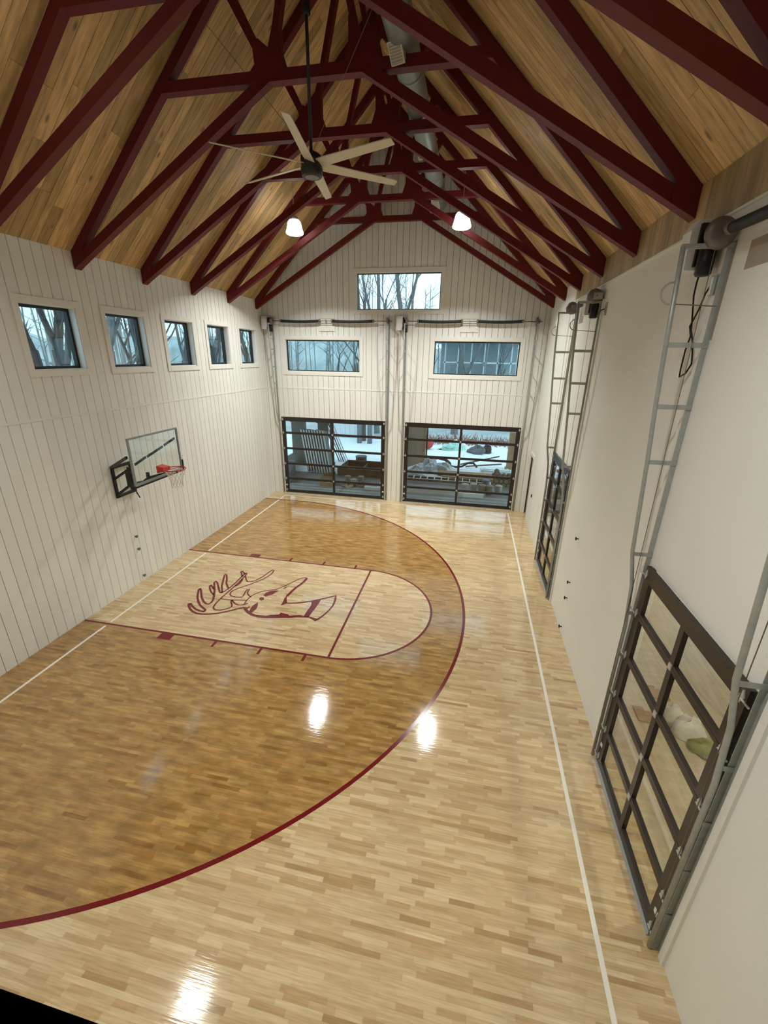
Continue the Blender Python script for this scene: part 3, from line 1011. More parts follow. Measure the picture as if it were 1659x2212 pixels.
m.build('net', 'net_white', hp)

# ================================================================== glazed overhead doors (local x along the door, y into the room)
def over_door(n, w, h, loc, rz, label, y_leaf, rows=5, annex=False):
    e = empty('door_%d' % n, loc, rz)
    struct(e, label)
    y0, y1 = y_leaf - 0.05, y_leaf
    sw = 0.15
    rh = h / rows
    mid = w * 0.5
    for x0 in (0.0, w - sw):
        for i in range(rows):
            s = MB().box(x0, x0 + sw, y0, y1, i * rh + 0.003, (i + 1) * rh - 0.003).build('stile', 'door_black', e)
    for i in range(rows + 1):
        z = i * rh
        if i == 0:
            MB().box(sw, w - sw, y0, y1, 0.03, 0.15).build('rail', 'door_black', e)
        elif i == rows:
            MB().box(sw, w - sw, y0, y1 + 0.003, h - 0.17, h - 0.003).build('rail', 'door_black', e)
        else:
            MB().box(sw, w - sw, y0, y1, z - 0.045, z - 0.002).build('rail', 'door_black', e)
            MB().box(sw, w - sw, y0, y1, z + 0.002, z + 0.04).build('rail', 'door_black', e)
    for i in range(rows):
        MB().box(mid - 0.042, mid + 0.042, y0, y1 + 0.002, i * rh + 0.04, (i + 1) * rh - 0.045).build('center_stile', 'door_black', e)
        for xa, xb in ((sw - 0.01, mid - 0.03), (mid + 0.03, w - sw + 0.01)):
            MB().box(xa, xb, y_leaf - 0.032, y_leaf - 0.026, i * rh + 0.03, (i + 1) * rh - 0.035).build('pane', 'glass', e)
    MB().box(0.02, w - 0.02, y0 - 0.02, y1 + 0.03, -0.0, 0.028).build('bottom_seal', 'galv_light', e)
    for i in range(rows + 1):
        z = min(max(i * rh, 0.14), h - 0.10)
        for x in (0.05, w - 0.05):
            br = MB()
            br.add([(x - 0.028, y1 + 0.012, z), (x, y1 + 0.012, z - 0.065), (x + 0.028, y1 + 0.012, z), (x, y1 + 0.012, z + 0.065),
                    (x - 0.028, y1, z), (x, y1, z - 0.065), (x + 0.028, y1, z), (x, y1, z + 0.065)],
                   [(0, 1, 2, 3), (7, 6, 5, 4), (0, 4, 5, 1), (1, 5, 6, 2), (2, 6, 7, 3), (3, 7, 4, 0)])
            q = br.build('roller_bracket', 'galv_light', e)
            s = -1 if x < w / 2 else 1
            MB().tube([(x, y1 + 0.03, z), (x + s * 0.13, y1 + 0.03, z)], 0.009, 6).build('roller', 'galv_light', q)
        if 0 < i < rows:
            MB().box(mid - 0.03, mid + 0.03, y1 + 0.0, y1 + 0.012, z - 0.035, z + 0.035).build('hinge', 'galv_light', e)
    for x in (0.05, w - 0.05):
        MB().box(x - 0.03, x + 0.03, y1, y1 + 0.006, 0.32, 0.38).build('safety_label', 'opener_white', e)
    return e

TOPZ = 6.58
def track(loc, rz, label, group, side, y_leaf):
    """vertical lift track beside a door; local x = 0 at the door edge, side = -1 / +1 outward"""
    e = empty('door_track', loc, rz)
    tag(e, label, 'door track', group)
    x = side * 0.07
    yb = y_leaf + 0.035
    path = [(x, yb, 0.02), (x, yb + 0.005, 2.3), (x, yb + 0.05, 2.9), (x, 0.225, 3.35), (x, 0.30, 4.47), (x, 0.35, 5.08), (x, 0.39, 5.7), (x, 0.435, TOPZ)]
    MB().tube(path, 0.024, 8).build('rail_tube', 'galv', e, True)
    MB().box(min(x, x + side * 0.055), max(x, x + side * 0.055), 0.004, 0.010, 0.02, TOPZ).build('wall_angle', 'galv', e)
    MB().box(x - 0.003, x + 0.003, 0.0, 0.055, 0.02, TOPZ).build('angle_flange', 'galv', e)
    def yt(z):
        for (a, b) in zip(path, path[1:]):
            if a[2] <= z <= b[2]:
                return a[1] + (b[1] - a[1]) * (z - a[2]) / (b[2] - a[2])
        return path[-1][1]
    for z in (0.55, 1.2, 1.85, 2.5, 3.33, 4.47, 5.08, 5.7):
        MB().box(x - 0.012 , x - 0.006, 0.0, yt(z) + 0.015, z - 0.025, z + 0.025).build('strut', 'galv', e)
    MB().box(x - 0.02, x + 0.02, 0.0, yt(TOPZ) + 0.015, TOPZ - 0.02, TOPZ + 0.02).build('top_strut', 'galv', e)
    cable = [(x - side * 0.035, yb + 0.02, 0.12), (x - side * 0.035, 0.17, 6.6)]
    MB().tube(cable, 0.004, 5).build('lift_cable', 'steel_shaft', e)
    # curved bumper spring at the top of the track
    cz = 6.18
    pts = [(x + side * 0.02 + 0.0, yt(cz) + 0.02 + 0.10 * math.sin(t), cz - 0.10 * math.cos(t)) for t in [PI * i / 8 for i in range(9)]]
    MB().tube(pts, 0.010, 5).build('bumper_spring', 'galv', e)
    MB().tube([(x, 0.02, cz - 0.12), (x, yt(cz) - 0.03, cz - 0.10)], 0.006, 5).build('tie_rod', 'steel_shaft', e)
    return e

def shaft(loc, rz, w, label, group, springs, z=6.68, drums=(0, 1)):
    e = empty('spring_shaft', (loc[0], loc[1], z), rz)
    tag(e, label, 'torsion shaft', group)
    y = 0.15
    MB().tube([(-0.22, y, 0), (w + 0.22, y, 0)], 0.013, 8).build('shaft', 'steel_shaft', e, True)
    for a, b in springs:
        pts = []
        n = 12
        for i in range(n + 1):
            t = i / n
            pts.append((a + (b - a) * t, y, -0.025 * math.sin(PI * t)))
        s = MB().tube(pts, 0.05, 12).build('spring', 'spring_black', e, True)
        for q in (a, b):
            MB().lathe([(0.035, -0.03), (0.055, -0.025), (0.055, 0.025), (0.035, 0.03)], (q, y, 0), 14, 'x').build('winding_cone', 'drum_gray', s, True)
    for d in drums:
        xx = -0.05 if d == 0 else w + 0.05
        MB().lathe([(0.05, -0.05), (0.09, -0.045), (0.125, -0.03), (0.14, 0.0), (0.125, 0.03), (0.05, 0.035)], (xx, y, 0), 22, 'x').build('cable_drum', 'drum_gray', e, True)
    for xx in (-0.14, w + 0.14):
        MB().box(xx - 0.004, xx + 0.004, 0.036, y + 0.05, -0.06, 0.06).build('bearing_plate', 'galv', e)
    return e

def opener(loc, rz, label, group, flip=1):
    e = empty('door_opener', loc, rz)
    tag(e, label, 'door opener', group)
    m = MB()
    prof = [(0.03, -0.23), (0.27, -0.23), (0.27, 0.13), (0.22, 0.22), (0.03, 0.22)]
    n = len(prof)
    vs = [(-flip * 0.17, a, b) for a, b in prof] + [(flip * 0.035, a, b) for a, b in prof]
    fs = [tuple(range(n)), tuple(range(2 * n - 1, n - 1, -1))] + [(i, n + i, n + (i + 1) % n, (i + 1) % n) for i in range(n)]
    m.add(vs, fs).build('housing', 'opener_white', e)
    MB().lathe([(0.06, -0.30), (0.075, -0.28), (0.075, -0.06), (0.06, -0.05), (0.06, 0.10), (0.03, 0.12)], (flip * 0.13, 0.12, 0), 18).build('motor', 'opener_black', e, True)
    MB().box(min(flip * 0.036, flip * 0.075), max(flip * 0.036, flip * 0.075), 0.05, 0.20, -0.20, 0.18).build('gear_cover', 'opener_black', e)
    MB().box(-0.03, 0.03, 0.0, 0.03, -0.02, 0.02).build('mount_plate', 'galv', e)
    return e

# -- rear doors (local x points to world -x)
BACK_RZ = PI
YBD = YB - 0.002
over_door(1, DL[1] - DL[0], DH, (DL[1], YBD, 0), BACK_RZ, 'black framed glass overhead door in back wall on the left', 0.0)
over_door(2, DR[1] - DR[0], DH, (DR[1], YBD, 0), BACK_RZ, 'black framed glass overhead door in back wall on the right', 0.0)
g = 'vertical lift tracks of the rear doors'
track((DL[0], YBD, 0), BACK_RZ, 'galvanised track left of the left rear door by the corner', g, 1, 0.0)
track((DL[1], YBD, 0), BACK_RZ, 'galvanised track right of the left rear door', g, -1, 0.0)
track((DR[0], YBD, 0), BACK_RZ, 'galvanised track left of the right rear door', g, 1, 0.0)
track((DR[1], YBD, 0), BACK_RZ, 'galvanised track right of the right rear door by the corner', g, -1, 0.0)
g = 'torsion spring shafts'
wd = DL[1] - DL[0]
shaft((DL[1], YBD), BACK_RZ, wd, 'torsion shaft with two black springs above the left rear window', g, [(DL[1] - 3.68, DL[1] - 2.15), (DL[1] - 1.68, DL[1] - 0.17)])
wd = DR[1] - DR[0]
shaft((DR[1], YBD), BACK_RZ, wd, 'torsion shaft with two black springs above the right rear window', g, [(DR[1] - 8.76, DR[1] - 7.28), (DR[1] - 6.77, DR[1] - 5.26)])
g = 'white wall mounted door openers'
opener((-0.37, YBD, 6.62), BACK_RZ, 'white door opener in the left back corner', g, -1)
opener((4.70, YBD, 6.62), BACK_RZ, 'white door opener between the two rear doors', g, -1)
for x, lab in ((1.915, 'white spring backing board above the left rear window'), (7.02, 'white spring backing board above the right rear window')):
    e = empty('spring_anchor', (x, YB, 6.66))
    tag(e, lab, 'spring bracket', 'spring anchors on back wall')
    MB().box(-0.30, 0.30, -0.03, 0.0, -0.31, -0.12).build('backing_board', 'white_trim', e)
    MB().box(-0.29, 0.30, -0.03, 0.0, 0.11, 0.31).build('backing_board', 'white_trim', e)
    MB().box(-0.24, 0.24, -0.06, 0.0, -0.10, 0.09).build('backing_board', 'white_trim', e)
    MB().box(-0.006, 0.006, -0.20, -0.06, -0.07, 0.07).build('anchor_plate', 'galv', e)

# -- side doors (local x points to world +y)
RRZ = PI / 2
XRD = XR - 0.002
over_door(3, RN[1] - RN[0], RH, (XRD, RN[0], 0), RRZ, 'black framed glass overhead door in right wall nearest the camera', 0.055)
over_door(4, RF[1] - RF[0], RH, (XRD, RF[0], 0), RRZ, 'black framed glass overhead door at the far end of right wall', 0.055)
g = 'vertical lift tracks of the side doors'
track((XRD, RN[1], 0), RRZ, 'galvanised track on far side of the nearest right wall door', g, 1, 0.055)
track((XRD, RN[0], 0), RRZ, 'galvanised track on near side of the nearest right wall door', g, -1, 0.055)
track((XRD, RF[1], 0), RRZ, 'galvanised track on far side of the far right wall door', g, 1, 0.055)
track((XRD, RF[0], 0), RRZ, 'galvanised track on near side of the far right wall door', g, -1, 0.055)
g = 'torsion spring shafts'
shaft((XRD, RN[0]), RRZ, RN[1] - RN[0], 'torsion shaft with thick black spring above nearest right wall door', g, [(0.15, 1.95)])
shaft((XRD, RF[0]), RRZ, RF[1] - RF[0], 'torsion shaft with black spring above the far right wall door', g, [(0.25, 1.80)])
g = 'white wall mounted door openers'
opener((XRD, -2.66, 6.66), RRZ, 'white door opener with hanging black cord above nearest right wall door', g, -1)
opener((XRD, 1.62, 6.60), RRZ, 'white door opener above the far right wall door', g, -1)
for nm, yy, s in (('jamb_board', RN[1] + 0.13, 1), ('jamb_board', RN[0] - 0.13, -1), ('jamb_board', RF[1] + 0.13, 1), ('jamb_board', RF[0] - 0.13, -1)):
    MB().box(XR - 0.03, XR, min(yy, yy + s * 0.075), max(yy, yy + s * 0.075), 0.0, 6.62).build(nm, 'white_trim', wr)
# unpainted plaster beside the nearest right door head
MB().box(XR - 0.002, XR, -3.06, -2.93, 5.75, 6.62).build('primer_patch', 'primer_patch', wr)
MB().box(XR - 0.002, XR, -4.3, -3.3, 6.33, 6.56).build('primer_patch', 'primer_patch', wr)
MB().box(XR - 0.002, XR, 2.9, 3.3, 6.32, 6.52).build('primer_patch', 'primer_patch', wr)

# cord of the nearest opener, outlet boxes
cord = MB().tube([(XR - 0.12, -2.72, 6.40), (XR - 0.13, -2.73, 6.30), (XR - 0.10, -2.66, 6.20), (XR - 0.06, -2.63, 6.05), (XR - 0.05, -2.66, 5.92), (XR - 0.06, -2.70, 5.86), (XR - 0.05, -2.78, 5.74), (XR - 0.04, -2.82, 5.62), (XR - 0.04, -2.86, 5.52), (XR - 0.05, -2.80, 5.42), (XR - 0.06, -2.70, 5.38), (XR - 0.05, -2.66, 5.46), (XR - 0.05, -2.66, 5.66), (XR - 0.05, -2.70, 5.80), (XR - 0.06, -2.65, 5.90), (XR - 0.05, -2.74, 6.06), (XR - 0.06, -2.82, 6.20), (XR - 0.04, -2.86, 6.28)], 0.009, 6).build('power_cord', 'cable_black', None, True)
tag(cord, 'looped black power cord hanging below the nearest door opener', 'cord')
cord2 = MB().tube([(XR - 0.14, 1.62, 6.36), (XR - 0.13, 1.58, 6.31), (XR - 0.10, 1.46, 6.31), (XR - 0.08, 1.36, 6.36), (XR - 0.06, 1.24, 6.42), (XR - 0.03, 1.14, 6.43)], 0.010, 6).build('power_cord', 'cable_black', None, True)
tag(cord2, 'short black power cord of the far right wall door opener', 'cord')
ob = empty('outlet_box', (XR, -2.90, 6.26))
tag(ob, 'small grey outlet box with white plate under nearest opener', 'outlet box')
MB().box(-0.05, 0.0, -0.05, 0.05, -0.09, 0.09).build('box', 'galv', ob)
MB().box(-0.056, -0.05, 0.0, 0.04, -0.08, 0.08).build('cover_plate', 'opener_white', ob)
ob = empty('outlet_box', (XR, 1.10, 6.43))
tag(ob, 'small beige outlet plate beside the far right wall door opener', 'outlet box')
MB().box(-0.02, 0.0, -0.05, 0.05, -0.11, 0.11).build('box', 'register_grille', ob)
MB().box(-0.024, -0.02, -0.02, 0.02, -0.06, 0.06).build('cover_plate', 'drum_gray', ob)

# ---- small service door in the right wall by the back corner
d5 = empty('door_5', (XR, 7.30, 0))
struct(d5, 'grey service door in right wall beside the back corner')
MB().box(0.06, 0.10, -0.37, 0.37, 0.0, 2.22).build('door_leaf', 'register_grille', d5)
MB().box(-0.02, 0.06, -0.48, 0.47, 2.24, 2.37).build('head_casing', 'white_trim', d5)
MB().box(-0.02, 0.06, -0.48, -0.38, 0.0, 2.24).build('side_casing', 'white_trim', d5)
MB().box(-0.02, 0.06, 0.38, 0.47, 0.0, 2.24).build('side_casing', 'white_trim', d5)

# ---- small fixtures
cap = MB().lathe([(0.052, -0.03), (0.052, 0.0), (0.03, 0.001)], (XR, 6.28, 1.12), 16, 'x').build('pipe_cap', 'cable_black', None, True)
tag(cap, 'round black pipe cap on right wall near the corner', 'pipe cap')
for i, (z, w) in enumerate(((2.21, 'topmost of four'), (1.23, 'second from top of four'), (0.86, 'third from top of four'), (0.15, 'lowest of four'))):
    e = empty('net_hook', (XR, 0.05, z))
    tag(e, 'tiny dark net hook on right wall between doors, ' + w, 'hook', 'net hooks on right wall')
    MB().tube([(0, 0, 0), (-0.05, 0, 0)], 0.012, 8).build('shank', 'cable_black', e)
    MB().tube([(-0.05, 0.03 * math.cos(2 * PI * k / 12), 0.03 * math.sin(2 * PI * k / 12)) for k in range(12)], 0.008, 5, closed=True).build('eye', 'cable_black', e)
for i, (z, w) in enumerate(((1.23, 'topmost of three'), (0.89, 'middle of three'), (0.14, 'lowest of three'))):
    e = empty('net_hook', (XL, -0.02, z))
    tag(e, 'tiny dark net hook on left wall below hoop, ' + w, 'hook', 'net hooks on left wall')
    MB().tube([(0, 0, 0), (0.05, 0, 0)], 0.012, 8).build('shank', 'cable_black', e)
    MB().tube([(0.05, 0.03 * math.cos(2 * PI * k / 12), 0.03 * math.sin(2 * PI * k / 12)) for k in range(12)], 0.008, 5, closed=True).build('eye', 'cable_black', e)

# ================================================================== annex behind the right wall
AX0, AX1 = XR + 0.10, 14.6
struct(MB().box(AX0 - 0.05, AX1, -8.2, 8.0, -0.2, -0.01).build('floor_annex', 'annex_floor'), 'pale wooden floor seen through the right wall doors')
struct(MB().box(AX0, AX1 + 0.2, -8.2, 8.0, 3.6, 3.8).build('ceiling_annex', 'annex_wall'), 'ceiling of the side room beyond the right wall')
A, B, cs = cells(-8.2, 8.0, -0.1, 3.7, [(2.6, 7.4, 0.9, 3.0), (-2.0, 1.2, 0.9, 3.0)])
struct(sheet(A, B, cs, lambda a, b, t: (AX1 + t, a, b), 0.0, 0.2).build('wall_annex', 'annex_wall'), 'far wall of the side room with wide openings')
struct(MB().box(AX0 - 0.2, AX1 + 0.2, -8.4, -8.2, -0.1, 3.7).build('wall_annex_near', 'annex_wall'), 'near end wall of the side room')
struct(MB().box(AX0 - 0.2, AX1 + 0.2, 8.0, 8.2, -0.1, 3.7).build('wall_annex_far', 'annex_wall'), 'far end wall of the side room')
for i, yy in enumerate((-4.2, 2.4)):
    e = empty('bulkhead_lamp', (11.6, yy, 3.52))
    tag(e, 'round ceiling lamp of the side room, ' + ('near door' if i == 0 else 'far door'), 'lamp', 'side room lamps')
    MB().lathe([(0.16, 0.08), (0.17, 0.0), (0.12, -0.03), (0.03, -0.04)], n=20).build('globe', 'lamp_lens', e, True)
    la = bpy.data.lights.new('bulkhead_light', 'POINT')
    la.energy = 150
    la.color = (1.0, 0.90, 0.76)
    la.shadow_soft_size = 0.12
    lo = bpy.data.objects.new('bulkhead_light', la)
    lo.location = (11.6, yy, 3.35)
    COL.objects.link(lo)
def thing(name, label, cat, loc, group=None, rz=0.0):
    e = empty(name, loc, rz)
    return tag(e, label, cat, group)
e = thing('plastic_bag', 'clear plastic bag with green contents behind the nearest right door', 'bag', (11.1, -2.3, 0.0))
MB().blob((0, 0, 0), (0.26, 0.2, 0.3), 4, 12, 8, 0.3).build('bag_body', 'bag_white', e, True)
MB().blob((0.12, -0.26, 0), (0.22, 0.2, 0.16), 8, 12, 8, 0.3).build('bag_contents', 'bag_green', e, True)
MB().blob((-0.1, 0.25, 0), (0.2, 0.18, 0.26), 9, 12, 8, 0.3).build('bag_fold', 'bag_white', e, True)
e = thing('wood_plank', 'long pale plank leaning inside the room behind nearest right door', 'plank', (11.45, -2.2, 0.0))
MB().bar((0.02, -0.5, 0.02), (0.1, 0.6, 0.06), 0.09, 0.03).build('plank_body', 'lumber', e)
MB().box(-0.1, 0.1, -0.60, -0.50, 0.0, 0.02).build('foot_block', 'lumber', e)
for i, (x, yy) in enumerate(((10.99, -1.46), (10.61, -2.05))):
    e = thing('cardboard_sheet', 'flat brown cardboard piece behind nearest right door, ' + ('farther' if i == 0 else 'closer'), 'cardboard', (x, yy, 0.0))
    MB().box(-0.16, 0.16, -0.12, 0.12, 0.0, 0.012).build('sheet', 'cardboard', e)
    MB().box(-0.16, 0.0, 0.12, 0.2, 0.0, 0.01).build('flap', 'cardboard', e)
e = thing('storage_box', 'brown storage box beyond the far right door', 'box', (11.6, 5.2, 0.0))
MB().box(-0.5, 0.5, -0.6, 0.6, 0.0, 0.7).build('box_body', 'cardboard', e)
MB().box(-0.52, 0.52, -0.62, 0.62, 0.7, 0.76).build('box_lid', 'lumber', e)
e = thing('work_table', 'low table with pale top beyond the far right door', 'table', (11.2, 3.9, 0.0))
MB().box(-0.6, 0.6, -0.45, 0.45, 0.66, 0.71).build('table_top', 'white_pvc', e)
for a in (-0.52, 0.52):
    for b in (-0.38, 0.38):
        MB().box(a - 0.03, a + 0.03, b - 0.03, b + 0.03, 0.0, 0.66).build('leg', 'lumber_dark', e)

# ================================================================== outdoors
GZ = -0.12
def ground():
    m = MB()
    nx, ny = 46, 36
    def hz(x, yy):
        d = max(0.0, math.hypot(max(0, yy - 26), max(0, -x - 10)) )
        z = GZ - 0.0
        z += min(d * 0.10, 3.0)
        z += 0.05 * math.sin(x * 0.9) * math.sin(yy * 0.7) * min(1, max(0, (yy - 16) / 6) + max(0, (-x - 4) / 6))
        return z
    X = [-70 + 140 * i / nx for i in range(nx + 1)]
    Y = [-40 + 130 * j / ny for j in range(ny + 1)]
    for yy in Y:
        for x in X:
            m.v.append((x, yy, hz(x, yy) - (0.1 if (XL - 1 < x < 15.5 and -13 < yy < YB) else 0)))
    for j in range(ny):
        for i in range(nx):
            a = j * (nx + 1) + i
            m.f.append((a, a + 1, a + nx + 2, a + nx + 1))
    return m
g0 = ground().build('snow_ground', 'snow', None, True)
g0.data.materials.append(MATS['field'])
for q in g0.data.polygons:
    if q.center.y > 21.5 or q.center.x < -12:
        q.material_index = 1
def brush():
    m = MB()
    rnd = random.Random(41)
    for k in range(420):
        x, yy = rnd.uniform(2.5, 14.0), rnd.uniform(20.6, 22.4)
        p = Vector((x, yy, GZ))
        q = p + Vector((rnd.uniform(-.35, .35), rnd.uniform(-.3, .3), rnd.uniform(0.2, 0.7)))
        m.tube([p, q], [0.03, 0.012], 3, cap=False)
    for k in range(26):
        x = 2.6 + 0.45 * k
        m.blob((x, 21.6, GZ), (0.4, 0.35, rnd.uniform(0.18, 0.34)), 100 + k, 8, 5, 0.4)
    return m
tag(brush().build('brush_row', 'brush'), 'low reddish brown brush along the far edge of the snow', 'brush', kind='stuff')
struct(g0, 'snow covered ground outside the building')
# porch slab behind the rear doors
struct(MB().box(-3.0, 12.0, YB + 0.26, 11.4, GZ - 0.05, -0.06).build('floor_porch', 'concrete'), 'concrete porch slab outside the rear doors')
lw_ = MB()
lw_.add([(-0.55, 9.2, -0.06), (-1.9, 9.2, -0.06), (-1.9, 12.8, -0.06), (-1.12, 11.2, -0.06), (-0.55, 9.2, 0.45), (-1.9, 9.2, 0.5), (-1.9, 12.8, 0.55), (-1.12, 11.2, 0.5)],
        [(0, 3, 2, 1), (4, 5, 6, 7), (0, 1, 5, 4), (1, 2, 6, 5), (2, 3, 7, 6), (3, 0, 4, 7)])
e = thing('concrete_block', 'low dark grey concrete block on porch behind left rear door', 'concrete block', (-1.2, 9.2, -0.06))
lw_.v = [(x + 1.2, y - 9.2, z + 0.06) for x, y, z in lw_.v]
lw_.build('block_body', 'concrete_dark', e)
MB().box(-0.68, 0.05, 1.9, 1.96, 0.54, 0.62).build('block_lip', 'concrete', e)
# dark porch posts framing the sky
PL = ['broad dark porch pier left of the leaning panels', 'dark porch pier just behind the leaning panels', 'dark porch post right of the leaning panels']
for i, (x0, x1) in enumerate(((-2.03, -1.30), (-0.55, -0.05), (0.12, 0.22))):
    e = thing('porch_post', PL[i], 'post', ((x0 + x1) / 2, 13.2, GZ), 'dark porch posts')
    w = (x1 - x0) / 2
    MB().box(-w, w, -0.15, 0.15, 0.0, 2.35).build('shaft', 'concrete_dark', e)
    MB().box(-w - 0.05, w + 0.05, -0.2, 0.2, 2.28, 2.45).build('capital', 'concrete_dark', e)
    MB().box(-w - 0.05, w + 0.05, -0.2, 0.2, 0.0, 0.15).build('plinth', 'concrete_dark', e)
e = thing('porch_beam', 'dark horizontal beam across the porch piers', 'beam', (-1.2, 13.2, GZ + 2.45))
MB().box(-1.4, 1.5, -0.2, 0.2, 0.0, 0.4).build('beam_body', 'concrete_dark', e)
MB().box(-1.45, 1.55, -0.25, 0.25, 0.4, 0.46).build('beam_cap', 'concrete_dark', e)
pr = MB().box(-3.0, 12.2, YB + 0.27, 13.5, 3.35, 3.55).build('ceiling_porch', 'post_tan')
struct(pr, 'tan boarded underside of the porch roof behind the back wall')
# leaning panels
for k in range(9):
    t = k / 8
    e = thing('leaning_panel', 'thin grey panel in the stack leaning outside left rear door', 'panel', (-0.45 + 1.15 * t, 11.55 - 0.05 * t, -0.06), 'grey panels leaning outside the left rear door')
    ang = 0.24
    m = MB()
    m.bar((0, 0.0, 0.0), (-0.55, 0.55, 2.02 + 0.03 * math.sin(k * 2.3)), 0.035, 0.5, (0.1, 1, 0))
    m.build('panel_sheet', 'panel_grey', e)
    MB().bar((0.02, -0.26, 0.02), (-0.53, 0.28, 2.05), 0.06, 0.03, (0.1, 1, 0)).build('panel_edge', 'galv_light', e)
for k in range(4):
    e = thing('ladder_section', 'white ladder section leaning on porch post, number ' + ('one', 'two', 'three', 'four')[k] + ' from left', 'ladder', (0.25 + 0.13 * k, 14.2, GZ), 'white ladders on the porch')
    for s in (0.0, 0.36):
        MB().bar((0, s, 0.0), (-0.85, s, 2.1), 0.03, 0.05).build('stile', 'white_pvc' if k % 2 else 'rubber_black', e)
    for j in range(6):
        t = (j + 0.5) / 6
        MB().bar((-0.85 * t, 0.0, 2.1 * t), (-0.85 * t, 0.36, 2.1 * t), 0.03, 0.03).build('rung', 'white_pvc', e)
e = thing('carton', 'open brown carton at the foot of left rear door', 'box', (1.2, 9.45, -0.06))
MB().box(-0.32, 0.28, -0.25, 0.25, 0.0, 0.36).build('carton_body', 'cardboard', e)
MB().bar((-0.30, 0.25, 0.36), (0.25, 0.38, 0.46), 0.02, 0.2).build('carton_flap', 'cardboard', e)
MB().box(0.0, 0.2, -0.255, -0.25, 0.2, 0.3).build('carton_label', 'opener_white', e)
e = thing('barrel', 'dark round barrel in the snow behind left rear door', 'barrel', (1.6, 13.95, GZ))
MB().lathe([(0.27, 0.0), (0.30, 0.03), (0.30, 0.20), (0.315, 0.22), (0.30, 0.24), (0.30, 0.42), (0.285, 0.42), (0.27, 0.30)], n=22).build('barrel_body', 'rubber_black', e, True)
MB().lathe([(0.305, 0.40), (0.318, 0.41), (0.318, 0.44), (0.305, 0.45)], n=22).build('barrel_hoop', 'concrete_dark', e, True)
e = thing('debris_bin', 'long brown wooden bin of debris outside left rear door', 'bin', (2.2, 12.0, GZ))
for (a, b, c, d) in ((-1.1, 1.2, -0.85, -0.8), (-1.1, 1.2, 1.0, 1.05), (-1.1, -1.05, -0.85, 1.05), (1.15, 1.2, -0.85, 1.05)):
    MB().box(a, b, c, d, 0.0, 0.42).build('bin_side', 'lumber_dark', e)
MB().box(-1.1, 1.2, -0.85, 1.05, 0.0, 0.05).build('bin_floor', 'lumber_dark', e)
MB().box(-0.02, 0.03, -0.8, 1.0, 0.05, 0.30).build('bin_divider', 'lumber_dark', e)
def bucket(x, yy, r, h, mt, label, z=-0.06, tilt=0.0):
    e = thing('bucket', label, 'bucket', (x, yy, z), 'buckets outside the rear doors')
    if tilt:
        e.rotation_euler = (tilt, 0, tilt)
    MB().lathe([(r * 0.85, 0.0), (r, h), (r * 0.9, h), (r * 0.78, 0.03)], n=18).build('bucket_body', mt, e, True)
    MB().lathe([(r * 1.02, h - 0.04), (r * 1.06, h - 0.03), (r * 1.06, h), (r * 1.0, h + 0.005)], n=18).build('bucket_rim', mt, e, True)
    MB().tube([(r * math.cos(t), 0.02 + 0.12 * math.sin(t), h - 0.02 + 0.06 * math.sin(t)) for t in [PI * i / 8 for i in range(9)]], 0.005, 5).build('bucket_handle', 'steel_shaft', e)
bucket(1.75, 11.5, 0.17, 0.36, 'bucket_white', 'white bucket with ladle in front of the debris bin')
bucket(1.95, 10.05, 0.14, 0.32, 'bucket_tan', 'tan bucket behind left rear door beside the carton')
bucket(2.3, 9.8, 0.13, 0.26, 'bucket_white', 'small pale bucket behind left rear door near its middle')
bucket(2.55, 10.2, 0.14, 0.3, 'bucket_tan', 'tan bucket behind left rear door, right of the pale one')
bucket(7.35, 9.95, 0.16, 0.36, 'bucket_white', 'white bucket behind right rear door, leftmost of the row')
bucket(7.72, 10.1, 0.15, 0.36, 'bucket_white', 'grey white bucket second in the row behind right rear door')
bucket(8.08, 9.95, 0.16, 0.38, 'bucket_tan', 'tan bucket in the middle of the row behind right rear door')
bucket(8.42, 9.9, 0.16, 0.38, 'bucket_tan', 'tan bucket fourth in the row behind right rear door')
bucket(8.25, 10.4, 0.17, 0.5, 'bucket_blue', 'blue bucket rising behind the row at right rear door')
bucket(8.80, 10.15, 0.15, 0.34, 'bucket_white', 'white bucket at the right end of the row outside')
for i, (x, yy, sx, sy, sz, sd) in enumerate(((2.15, 9.45, 0.28, 0.2, 0.14, 21), (2.75, 9.65, 0.3, 0.22, 0.2, 33))):
    e = thing('rubble_heap', 'small heap of tan rubble behind left rear door, ' + ('left one' if i == 0 else 'right one'), 'rubble', (x, yy, -0.06))
    MB().blob((0, 0, 0), (sx, sy, sz), sd, 12, 8, 0.4).build('heap', 'bucket_tan', e)
    MB().blob((0.1, -0.12, 0), (0.1, 0.08, 0.1), sd + 1, 8, 6, 0.4).build('stone', 'concrete', e)
e = thing('gutter_length', 'white channel lengths lying at bottom right of left rear door', 'gutter', (3.35, 9.3, -0.06))
MB().box(-0.40, 0.30, -0.10, 0.10, 0.0, 0.12).build('channel', 'white_pvc', e)
MB().box(0.14, 0.34, 0.1, 1.5, 0.0, 0.12).build('channel', 'white_pvc', e)
e = thing('gutter_length', 'long white channel lying outside right rear door, left half', 'gutter', (5.9, 9.5, -0.06))
MB().box(-1.2, 1.15, -0.16, 0.16, 0.0, 0.16).build('channel', 'white_pvc', e)
MB().box(-1.2, 1.15, 0.16, 0.2, 0.0, 0.22).build('channel_lip', 'white_pvc', e)
e = thing('gutter_length', 'shorter white channel outside right rear door, right half', 'gutter', (7.65, 9.35, -0.06))
MB().box(-0.55, 0.50, -0.12, 0.12, 0.0, 0.16).build('channel', 'white_pvc', e)
MB().box(-0.55, 0.58, 0.12, 0.16, 0.0, 0.22).build('channel_lip', 'white_pvc', e)
